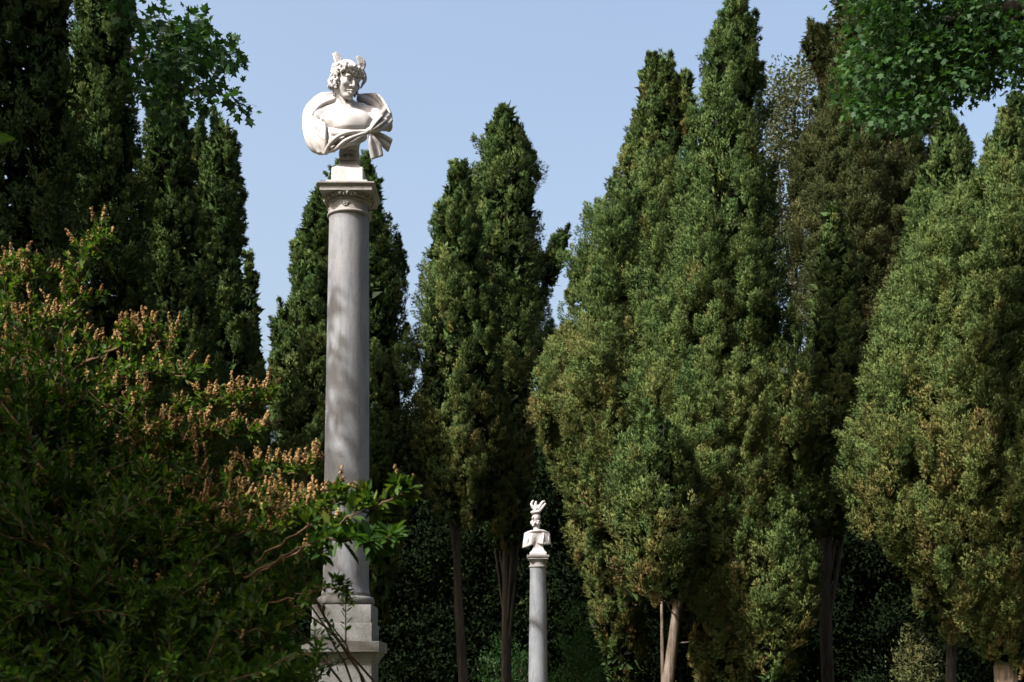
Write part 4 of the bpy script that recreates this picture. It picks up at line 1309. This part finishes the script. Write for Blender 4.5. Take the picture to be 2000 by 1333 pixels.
def plane_right():
    A = at
    org = (11.2, 20.5, 0)
    limbs = [([(11.2, 20.5, -0.2), (11.0, 20.5, 4), (10.6, 20.3, 8), (10.3, 20.0, 11.5)], [0.5, 0.4, 0.3, 0.2]),
             ([(10.6, 20.3, 8.6), A(2120, 40, 20), A(1985, 20, 19.6), A(1900, 30, 19.5), A(1800, 60, 19.5), A(1700, 120, 19.4)], [0.26, 0.2, 0.14, 0.10, 0.06, 0.025]),
             ([A(1985, 20, 19.6), A(1940, 100, 19.6), A(1880, 150, 19.7), A(1800, 200, 19.8)], [0.12, 0.08, 0.05, 0.02]),
             ([(10.4, 20.1, 9.8), A(2040, -80, 20), A(1900, -70, 20), A(1760, -30, 20)], [0.2, 0.14, 0.09, 0.03]),
             ([A(2100, 60, 20), A(2040, 160, 20), A(1990, 210, 20)], [0.1, 0.06, 0.02])]
    p1 = [(1600, -40), (1650, 0), (1700, 20), (1705, 50), (1640, 100), (1640, 150), (1655, 180), (1640, 215), (1690, 235), (1730, 225), (1760, 252), (1790, 235), (1830, 215), (1880, 190), (1930, 180), (1960, 160), (1990, 190), (2010, 240), (2120, 250), (2160, -150), (1640, -150)]
    p2 = [(1720, 0), (1960, 0), (1990, 60), (1960, 150), (1880, 170), (1800, 200), (1700, 150)]
    spots = np.concatenate([scatter(p1, 640, 18.6, 21.5, 51, 0.42, 0.022), scatter(p2, 200, 19, 21, 52, 0.3, 0.02), scatter([(1690, -330), (2250, -330), (2250, -60), (1720, -60)], 90, 18.5, 21, 54)])
    broadleaf('broad-leaved tree hanging into the upper right corner, deep green with dark limbs', 'plane tree', 'plane_tree', org, limbs, spots, PALM, M_PLANE, M_BARKD, 53, 0.112, n=17, twig_r=0.016, spread=0.24, droop=0.2, tint=0.35)
plane_right()

def pale_tree():
    D = 47
    p = [(1492, 150), (1510, 130), (1545, 128), (1580, 120), (1600, 140), (1610, 300), (1600, 520), (1560, 600), (1520, 560), (1495, 400), (1488, 260)]
    o = at(1555, 900, D)
    org = (o[0], D, 0)
    limbs = [([(o[0], D, -0.2), (o[0], D, 6), at(1550, 500, D), at(1548, 320, D), at(1555, 160, D)], [0.3, 0.22, 0.14, 0.09, 0.03]),
             ([at(1550, 560, D), at(1525, 400, D), at(1515, 240, D)], [0.1, 0.06, 0.02]), ([at(1552, 480, D), at(1575, 330, D), at(1582, 200, D)], [0.1, 0.06, 0.02])]
    broadleaf('pale grey green airy tree showing between the tallest cypress and the brownish one', 'tree', 'pale_tree', org, limbs, scatter(p, 330, D - 1.6, D + 1.6, 61, 0.28, 0.03), OVAL, M_OLIVE, M_BARKD, 62, 0.14, n=40, twig_r=0.02, spread=0.42, droop=0.1, tint=0.4)
pale_tree()

# ------------------------------------------------------------------ the flowering shrub in the foreground
def shrub():
    rng = np.random.default_rng(71)
    org = np.array([-1.75, 6.6, 0])
    root = thing('flowering_shrub', 'big arching shrub with tan seed heads in the lower left foreground', 'shrub', org)
    bl, g = Blades(LANCE), Geo()
    bv, bt, bn = [], [], []
    def bead_cluster(c, ax, ln, rad, n):
        t = rng.random(n)
        s, b = frames(np.repeat(ax[None], n, 0), rng)
        p = c + ax * (t * ln)[:, None] + s * (rad * (1.1 - 0.75 * t) * rng.random(n) ** 0.5)[:, None]
        r = rng.uniform(0.0028, 0.0058, n)
        o = np.array([(1, 0, 0), (-1, 0, 0), (0, 1, 0), (0, -1, 0), (0, 0, 1), (0, 0, -1)], float)
        bv.append((p[:, None] + r[:, None, None] * o[None] * rng.uniform(0.7, 1.3, (n, 6, 1))).reshape(-1, 3))
        bn.append(np.repeat(unit((p - c) * 4 + s * 0.6 + ax * 0.5 + rng.normal(0, 0.2, (n, 3))), 6, 0))
        bt.append(np.repeat(np.clip(0.45 + rng.normal(0, 0.25) + rng.normal(0, 0.16, n), 0, 1), 6))
    def dress(pp, n, size, start, flowers, tint=0.4):
        """Paired leaves and seed heads along a stem."""
        tl = np.linspace(start, 1, n)
        xs = np.linspace(0, 1, len(pp))
        c = np.stack([np.interp(tl, xs, pp[:, k]) for k in range(3)], 1)
        tg = unit(np.stack([np.interp(tl, xs, np.gradient(pp[:, k])) for k in range(3)], 1))
        s, _ = frames(tg, rng)
        up0 = np.array([0, 0, 1.0])
        for sd in (-1, 1):
            d = unit(tg * 0.55 + s * sd * 0.8 + up0 * 0.25 + rng.normal(0, 0.2, (n, 3)))
            up = unit(up0 + rng.normal(0, 0.4, (n, 3)))
            bl.add(c + d * 0.006, d, up, size * rng.uniform(0.6, 1.15, n) * np.linspace(1.05, 0.7, n), tint + rng.normal(0, 0.2, n))
        bl.add(np.repeat(pp[-1:], 3, 0), unit(tg[-1] + rng.normal(0, 0.35, (3, 3))), unit(up0 + rng.normal(0, 0.5, (3, 3))), size * rng.uniform(0.5, 0.9, 3), tint + rng.normal(0.1, 0.1, 3))
        for k in range(flowers):
            i = int(rng.integers(n // 3, n))
            ax = unit(tg[i] * 0.35 + s[i] * rng.uniform(-0.5, 0.5) + up0 * 0.9 + rng.normal(0, 0.2, 3))
            ln = rng.uniform(0.04, 0.085)
            b0 = c[i] + ax * 0.02
            bead_cluster(b0, ax, ln, rng.uniform(0.009, 0.016), int(rng.integers(24, 44)))
            g.tube(np.array([c[i], b0, b0 + ax * ln * 0.8]), [0.0016, 0.0014, 0.001], 4)
    def stem(root_p, tip, r, flowers, size, side=4, arch=0.5, twigs=6):
        root_p, tip = np.asarray(root_p, float), np.asarray(tip, float)
        m1 = root_p + (tip - root_p) * 0.4
        m1[2] = root_p[2] + (tip[2] - root_p[2]) * (0.55 + 0.25 * arch)
        m2 = root_p + (tip - root_p) * 0.78
        m2[2] = root_p[2] + (tip[2] - root_p[2]) * (0.85 + 0.17 * arch)
        pp, rr = spline([root_p, m1, m2, tip], [r, r * 0.7, r * 0.4, 0.0018], 8)
        pp[3:-2] += rng.normal(0, 0.008, (len(pp) - 5, 3))
        g.tube(pp, rr, 6)
        dress(pp[len(pp) // 2:], 16, size, 0.1, flowers)
        for k in range(twigs):
            i = int(rng.integers(len(pp) // 2 - 1, len(pp) - 2))
            tg = unit(pp[i + 1] - pp[i])
            ln = rng.uniform(0.16, 0.42)
            dr = unit(tg * 0.8 + rng.normal(0, 0.55, 3) + np.array([0, 0, 0.35]))
            q = np.array([pp[i], pp[i] + dr * ln * 0.5 + [0, 0, 0.02], pp[i] + dr * ln])
            qq, r2 = spline(q, [0.004, 0.003, 0.0014], 4)
            g.tube(qq, r2, 5)
            dress(qq, 9, size * 0.95, 0.2, max(0, flowers - int(rng.integers(0, 3))))
    def spray(pix, r, fl, size, twigs, up=0.45, ln=(0.10, 0.26), first=0.25, tint=0.55):
        """A long arching branch through pixel places with short leafy side shoots on it."""
        q = np.array([at(p[0], p[1] + (32 + 26 * max(0.0, (p[0] - 380) / 250.0) if p[2] > 5.55 else 0), p[2]) for p in pix])
        pp, rr = spline(q, np.linspace(r, 0.0018, len(q)), 7)
        pp[2:-2] += rng.normal(0, 0.006, (len(pp) - 4, 3))
        g.tube(pp, rr, 6)
        dress(pp[int(len(pp) * 0.55):], 14, size, 0.05, fl, tint)
        for k in range(twigs):
            i = int(len(pp) * (first + (0.98 - first) * (k + rng.random()) / twigs))
            i = min(i, len(pp) - 2)
            tg = unit(pp[i + 1] - pp[i])
            l = rng.uniform(*ln) * (1.15 - 0.6 * i / len(pp))
            dr = unit(tg * 0.75 + rng.normal(0, 0.42, 3) + np.array([0, 0, up]))
            qq, r2 = spline(np.array([pp[i], pp[i] + dr * l * 0.5 + [0, 0, 0.012], pp[i] + dr * l]), [0.0035, 0.0026, 0.0012], 4)
            g.tube(qq, r2, 5)
            dress(qq, 11, size * 0.85, 0.12, fl and max(1, int(fl * 0.6) + int(rng.integers(-1, 2))), tint)
    S = spray
    S([(60, 900, 6.9), (92, 740, 6.7), (135, 570, 6.5), (172, 470, 6.4), (192, 438, 6.35)], 0.013, 2, 0.06, 12, up=0.3, first=0.45)
    S([(40, 800, 6.8), (70, 680, 6.7), (110, 590, 6.6), (150, 545, 6.5)], 0.008, 4, 0.06, 12, first=0.3)
    S([(-20, 760, 6.8), (0, 620, 6.7), (30, 540, 6.6), (75, 505, 6.5)], 0.008, 4, 0.06, 13, first=0.3)
    S([(-90, 700, 6.9), (-70, 560, 6.8), (-30, 500, 6.7), (30, 485, 6.6)], 0.008, 3, 0.06, 12, first=0.3)
    S([(-20, 860, 6.6), (10, 720, 6.5), (60, 620, 6.4), (130, 580, 6.4)], 0.008, 5, 0.055, 14, first=0.3)
    S([(20, 860, 6.6), (90, 740, 6.5), (180, 670, 6.4), (270, 640, 6.3), (345, 632, 6.2)], 0.010, 5, 0.058, 26, up=0.55, ln=(0.09, 0.2))
    S([(30, 880, 6.5), (110, 790, 6.4), (220, 715, 6.3), (300, 695, 6.2), (376, 710, 6.1)], 0.009, 3, 0.055, 18, up=0.35, ln=(0.08, 0.18))
    S([(60, 900, 6.5), (130, 800, 6.4), (200, 755, 6.3), (280, 760, 6.2)], 0.008, 4, 0.06, 16)
    S([(90, 960, 6.4), (200, 850, 6.3), (310, 800, 6.2), (420, 765, 6.1), (523, 743, 6.0)], 0.011, 6, 0.058, 30, up=0.5, ln=(0.09, 0.2))
    S([(120, 960, 6.3), (230, 870, 6.2), (330, 835, 6.1), (440, 812, 6.0), (500, 805, 6.0)], 0.009, 5, 0.055, 20, up=0.4, ln=(0.06, 0.15))
    S([(150, 980, 6.3), (240, 890, 6.2), (330, 860, 6.1), (400, 850, 6.0)], 0.008, 5, 0.055, 20)
    S([(200, 1040, 6.2), (320, 960, 6.1), (440, 905, 6.0), (540, 878, 5.9), (608, 872, 5.8)], 0.010, 5, 0.055, 24, up=0.4, ln=(0.06, 0.14))
    S([(220, 1040, 6.1), (340, 980, 6.0), (460, 945, 5.9), (560, 932, 5.8), (626, 934, 5.7)], 0.010, 5, 0.055, 24, up=0.35, ln=(0.06, 0.14))
    S([(260, 1060, 6.0), (380, 990, 5.9), (480, 965, 5.8), (580, 962, 5.7), (630, 970, 5.6)], 0.009, 4, 0.055, 20, up=0.35, ln=(0.06, 0.15))
    S([(300, 1090, 5.9), (420, 1020, 5.8), (520, 990, 5.7), (600, 990, 5.6)], 0.009, 4, 0.06, 20)
    S([(500, 1120, 5.4), (580, 1080, 5.2), (660, 1025, 5.0), (740, 985, 4.9), (800, 960, 4.85)], 0.006, 1, 0.085, 7, up=0.2, ln=(0.06, 0.14), first=0.35)
    S([(480, 1130, 5.2), (560, 1085, 5.1), (640, 1055, 5.0), (715, 1050, 4.9), (768, 1048, 4.8)], 0.006, 0, 0.10, 8, up=0.0, ln=(0.06, 0.14), first=0.35, tint=0.3)
    S([(500, 1100, 5.5), (580, 1040, 5.4), (640, 1000, 5.3), (668, 962, 5.2)], 0.005, 1, 0.07, 6, up=0.3, ln=(0.05, 0.12), first=0.3)
    S([(520, 1180, 5.3), (590, 1160, 5.2), (650, 1150, 5.15), (672, 1158, 5.1)], 0.004, 0, 0.05, 5, up=0.1, ln=(0.04, 0.1), first=0.3)
    low = np.array([(-260, 560), (-60, 600), (0, 640), (100, 690), (200, 800), (300, 870), (400, 930), (500, 990), (560, 1040), (610, 1100)], float)
    for k in range(330):
        u = rng.uniform(-230, 575)
        vt = np.interp(u, low[:, 0], low[:, 1])
        f = rng.random() ** 0.9
        v = vt + 25 + f * (1440 - vt)
        d = 6.7 - 2.0 * f ** 0.8 + rng.normal(0, 0.25)
        b = org + rng.normal(0, 0.45, 3) * [1.4, 1, 0]
        b[2] = -0.05
        fl = int(rng.integers(0, 3)) if v < vt + 180 else int(rng.random() < 0.15)
        stem(b, at(u, v, d), 0.009, fl, rng.uniform(0.05, 0.085), arch=rng.uniform(0.2, 0.8), twigs=6)
    g.build('stems', M_STEM, root, org)
    bl.build('leaves', M_SHRUB, root, org)
    v = np.concatenate(bv)
    n = len(v) // 6
    f = np.array([(0, 2, 4), (2, 1, 4), (1, 3, 4), (3, 0, 4), (2, 0, 5), (1, 2, 5), (3, 1, 5), (0, 3, 5)])
    mesh_obj('blossom', v, (np.arange(n)[:, None, None] * 6 + f[None]).reshape(-1, 3), M_BLOOM, root, org, False, {'bulge': ('FLOAT_VECTOR', np.concatenate(bn)), 'tint': ('FLOAT', np.concatenate(bt))})
shrub()

def sapling():
    """A young tree just beyond the left edge; its crown is extended out of view to shade the lower shrub."""
    rng = np.random.default_rng(75)
    edge = np.array([(-260, 660), (0, 770), (60, 810), (160, 890), (230, 950), (320, 1000), (420, 1060), (520, 1110), (600, 1160), (660, 1200)], float)
    spots = []
    while len(spots) < 900:
        u = rng.uniform(-260, 660)
        vb = np.interp(u, edge[:, 0], edge[:, 1])
        v = rng.uniform(vb, 1500)
        if vnoise(np.array([[u * 0.016, v * 0.016, 0.3]]), 77)[0] < 0.24:
            continue
        d = rng.uniform(4.6, 6.4)
        spots.append(at(u, v, d) + SUN * rng.uniform(4.6, 6.2))
    spots = np.array(spots)
    keep = (spots[:, 0] < -0.42 * np.maximum(spots[:, 1], 0) - 0.35) | (spots[:, 2] > CAM_Z + 0.56 * np.maximum(spots[:, 1], 0) + 0.35)
    # unseen canopy added to cut skylight on the shrub, clear of the sun beam
    beam = []
    for _ in range(420):
        u = rng.uniform(-120, 800)
        vb = np.interp(u, edge[:, 0], edge[:, 1])
        beam.append(at(u, rng.uniform(vb - 330, vb - 30), rng.uniform(5.4, 6.7) if u < 650 else 5.0))
    beam = np.array(beam)
    sky_screen = np.stack([rng.uniform(-5.5, 0.9, 2200), rng.uniform(-0.5, 6.8, 2200), rng.uniform(4.4, 7.6, 2200)], 1)
    q = sky_screen[:, None] - beam[None]
    tt = np.maximum(q @ SUN, 0)
    far = np.linalg.norm(q - tt[..., None] * SUN, axis=2).min(1)
    ok = (far > 0.42) & ((sky_screen[:, 2] > CAM_Z + 0.56 * np.maximum(sky_screen[:, 1], 0) + 0.45) | (sky_screen[:, 0] < -0.42 * np.maximum(sky_screen[:, 1], 0) - 0.5))
    sky_screen = sky_screen[ok][:800]
    side = np.stack([rng.uniform(-6.5, -0.6, 1500), rng.uniform(-3.5, 3.6, 1500), rng.uniform(0.5, 5.0, 1500)], 1)  # unseen foliage added low on the left to block more sky
    q = side[:, None] - beam[None]
    far = np.linalg.norm(q - np.maximum(q @ SUN, 0)[..., None] * SUN, axis=2).min(1)
    ok = (far > 0.42) & (side[:, 0] < -0.42 * np.maximum(side[:, 1], 0) - 0.75) & (np.linalg.norm(side - [0, 0, CAM_Z], axis=1) > 1.6)
    sky_screen = np.concatenate([sky_screen, side[ok][:520]])
    spots = np.concatenate([spots[keep], sky_screen, [at(-225, 375, 3.0), at(-235, 350, 3.05)]])
    org = (-5.6, 2.4, 0)
    limbs = [([(-5.6, 2.4, -0.1), (-5.5, 2.4, 1.6), (-5.2, 2.6, 3.4), (-4.9, 2.7, 5.2)], [0.12, 0.1, 0.075, 0.03]),
             ([(-5.3, 2.5, 2.4), (-3.2, 2.9, 3.0), at(-330, 375, 3.0)], [0.06, 0.03, 0.006]),
             ([(-5.2, 2.6, 3.2), (-4.2, 2.3, 4.9), (-3.0, 2.4, 6.0), (-1.6, 3.0, 6.4)], [0.06, 0.05, 0.035, 0.012]),
             ([(-5.3, 2.5, 3.0), (-4.2, 3.4, 4.2), (-3.8, 3.9, 5.2)], [0.06, 0.04, 0.015])]
    broadleaf('young leafy tree beyond the left edge with an added shading crown, a few blurred leaf tips entering the photo', 'tree', 'young_tree', org, limbs, spots, OVAL, M_PLANE, M_BARKD, 76, 0.105, n=13, twig_r=0.012, spread=0.22, droop=0.15, tint=0.5)
sapling()

# ------------------------------------------------------------------ the wood far behind, and undergrowth between the trunks
def wood():
    rng = np.random.default_rng(81)
    lv = Leaves()
    n = 9500
    x = rng.uniform(-26, 30, n)
    h = 8.6 + 2.4 * np.exp(-((x - 1.2) / 2.2) ** 2) + 1.8 * (vnoise(np.stack([x * 0.35, x * 0, x * 0], 1), 4) - 0.5) * 2 + 1.0 * (vnoise(np.stack([x * 1.3, x * 0, x * 0], 1), 6) - 0.5)
    z = rng.random(n) ** 0.8 * h
    y = 39.5 + 1.5 * vnoise(np.stack([x * 0.6, z * 0.5, x * 0], 1), 8) + rng.uniform(0, 2.0, n)
    c = np.stack([x, y, z], 1)
    K = 95
    pos = c[:, None] + rng.normal(0, 0.3, (n, K, 3))
    d = unit(rng.normal(0, 0.6, (n, K, 3)) + [0, -0.2, 0.4])
    bul = unit((pos - c[:, None]) * 1.5 + [-0.0, -0.5, 0.4])
    k = n * K
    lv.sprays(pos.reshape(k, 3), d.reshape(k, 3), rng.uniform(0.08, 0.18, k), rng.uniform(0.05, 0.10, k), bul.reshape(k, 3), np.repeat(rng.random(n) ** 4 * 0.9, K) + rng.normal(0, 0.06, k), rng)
    n, K = 2600, 30                                             # its deeper, denser part
    x = rng.uniform(-27, 31, n)
    c = np.stack([x, rng.uniform(42.5, 45, n), rng.random(n) ** 0.8 * (8.2 + 2.2 * np.exp(-((x - 1.2) / 2.2) ** 2) + 1.2 * (vnoise(np.stack([x * 0.35, x * 0, x * 0], 1), 4) - 0.5))], 1)
    pos = c[:, None] + rng.normal(0, 0.4, (n, K, 3))
    k = n * K
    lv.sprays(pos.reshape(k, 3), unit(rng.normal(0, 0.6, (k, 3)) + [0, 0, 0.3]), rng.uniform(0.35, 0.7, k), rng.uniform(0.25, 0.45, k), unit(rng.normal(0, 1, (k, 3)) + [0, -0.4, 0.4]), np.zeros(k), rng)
    n, K = 8000, 26                                             # unseen ring of trees added behind the camera to cut skylight
    a = rng.uniform(math.radians(150), math.radians(395), n)
    rad = rng.uniform(17, 20, n)
    low = np.exp(-((np.degrees(a) - 218) / 34) ** 4)            # ring kept low on one stretch to let the sun through
    c = np.stack([np.cos(a) * rad * 1.15, 4 + np.sin(a) * rad * 0.95, rng.random(n) ** 0.9 * (21 - 11 * low + 2.5 * np.sin(a * 9))], 1)
    c = c[(np.abs(c[:, 0]) > 0.45 * c[:, 1] + 3) | (c[:, 1] < -2)]
    n = len(c)
    pos = c[:, None] + rng.normal(0, 0.6, (n, K, 3))
    d = unit(rng.normal(0, 0.6, (n, K, 3)) + [0, 0, 0.3])
    k = n * K
    lv.sprays(pos.reshape(k, 3), d.reshape(k, 3), rng.uniform(0.4, 0.8, k), rng.uniform(0.25, 0.45, k), unit(rng.normal(0, 1, (k, 3)) + [0, 0, 0.4]), np.repeat(rng.random(n) ** 3, K), rng)
    v = lv.build('wood_with_sky_screen', M_DARK, None, None)
    v['kind'] = 'stuff'
wood()

def bush(label, u, v, D, w, seed, mat, tint=0.3, group='low bushes under the cypresses'):
    rng = np.random.default_rng(seed)
    c = at(u, v, D)
    org = (c[0], D, 0)
    root = thing('bush', label, 'bush', org, group)
    W, Hh = w / FPX * D, c[2]
    lv, g = Leaves(), Geo()
    n = 90
    dirs = unit(rng.normal(0, 1, (n, 3)))
    q = rng.random((n, 1)) ** 0.4
    cen = np.array([c[0], D, Hh * 0.5]) + dirs * q * [W, W * 0.8, Hh * 0.5]
    K = 60
    pos = cen[:, None] + rng.normal(0, 0.13, (n, K, 3))
    d = unit(dirs[:, None] * 0.7 + rng.normal(0, 0.6, (n, K, 3)) + [0, 0, 0.3])
    k = n * K
    lv.sprays(pos.reshape(k, 3), d.reshape(k, 3), rng.uniform(0.06, 0.12, k), rng.uniform(0.03, 0.055, k), np.repeat(unit(dirs + [0, 0, 0.3]), K, 0), np.repeat(tint + rng.normal(0, 0.1, n), K) + rng.normal(0, 0.06, k), rng)
    lv.build('foliage', mat, root, org)
    for k in range(7):
        e = cen[k * 5]
        pp, rr = spline([(c[0] + rng.normal(0, 0.1), D, -0.05), ((c[0] + e[0]) / 2, D, Hh * 0.3), e], [0.03, 0.02, 0.006], 5)
        g.tube(pp, rr, 5)
    g.build('stems', M_STEM, root, org)
bush('bright low bush lit by the sun beside the split trunk, lower right', 1792, 1225, 27.0, 46, 91, M_CYPB, 0.45)
bush('low green bush in the gap right of the distant column', 1135, 1180, 36, 60, 92, M_SHRUB, 0.1)
bush('low dark bush between the bare trunk and the distant column', 985, 1250, 38, 60, 93, M_SHRUB, 0.0)
bush('low bush at the lower edge under the tallest cypress', 1480, 1290, 30, 70, 94, M_CYP, 0.6)
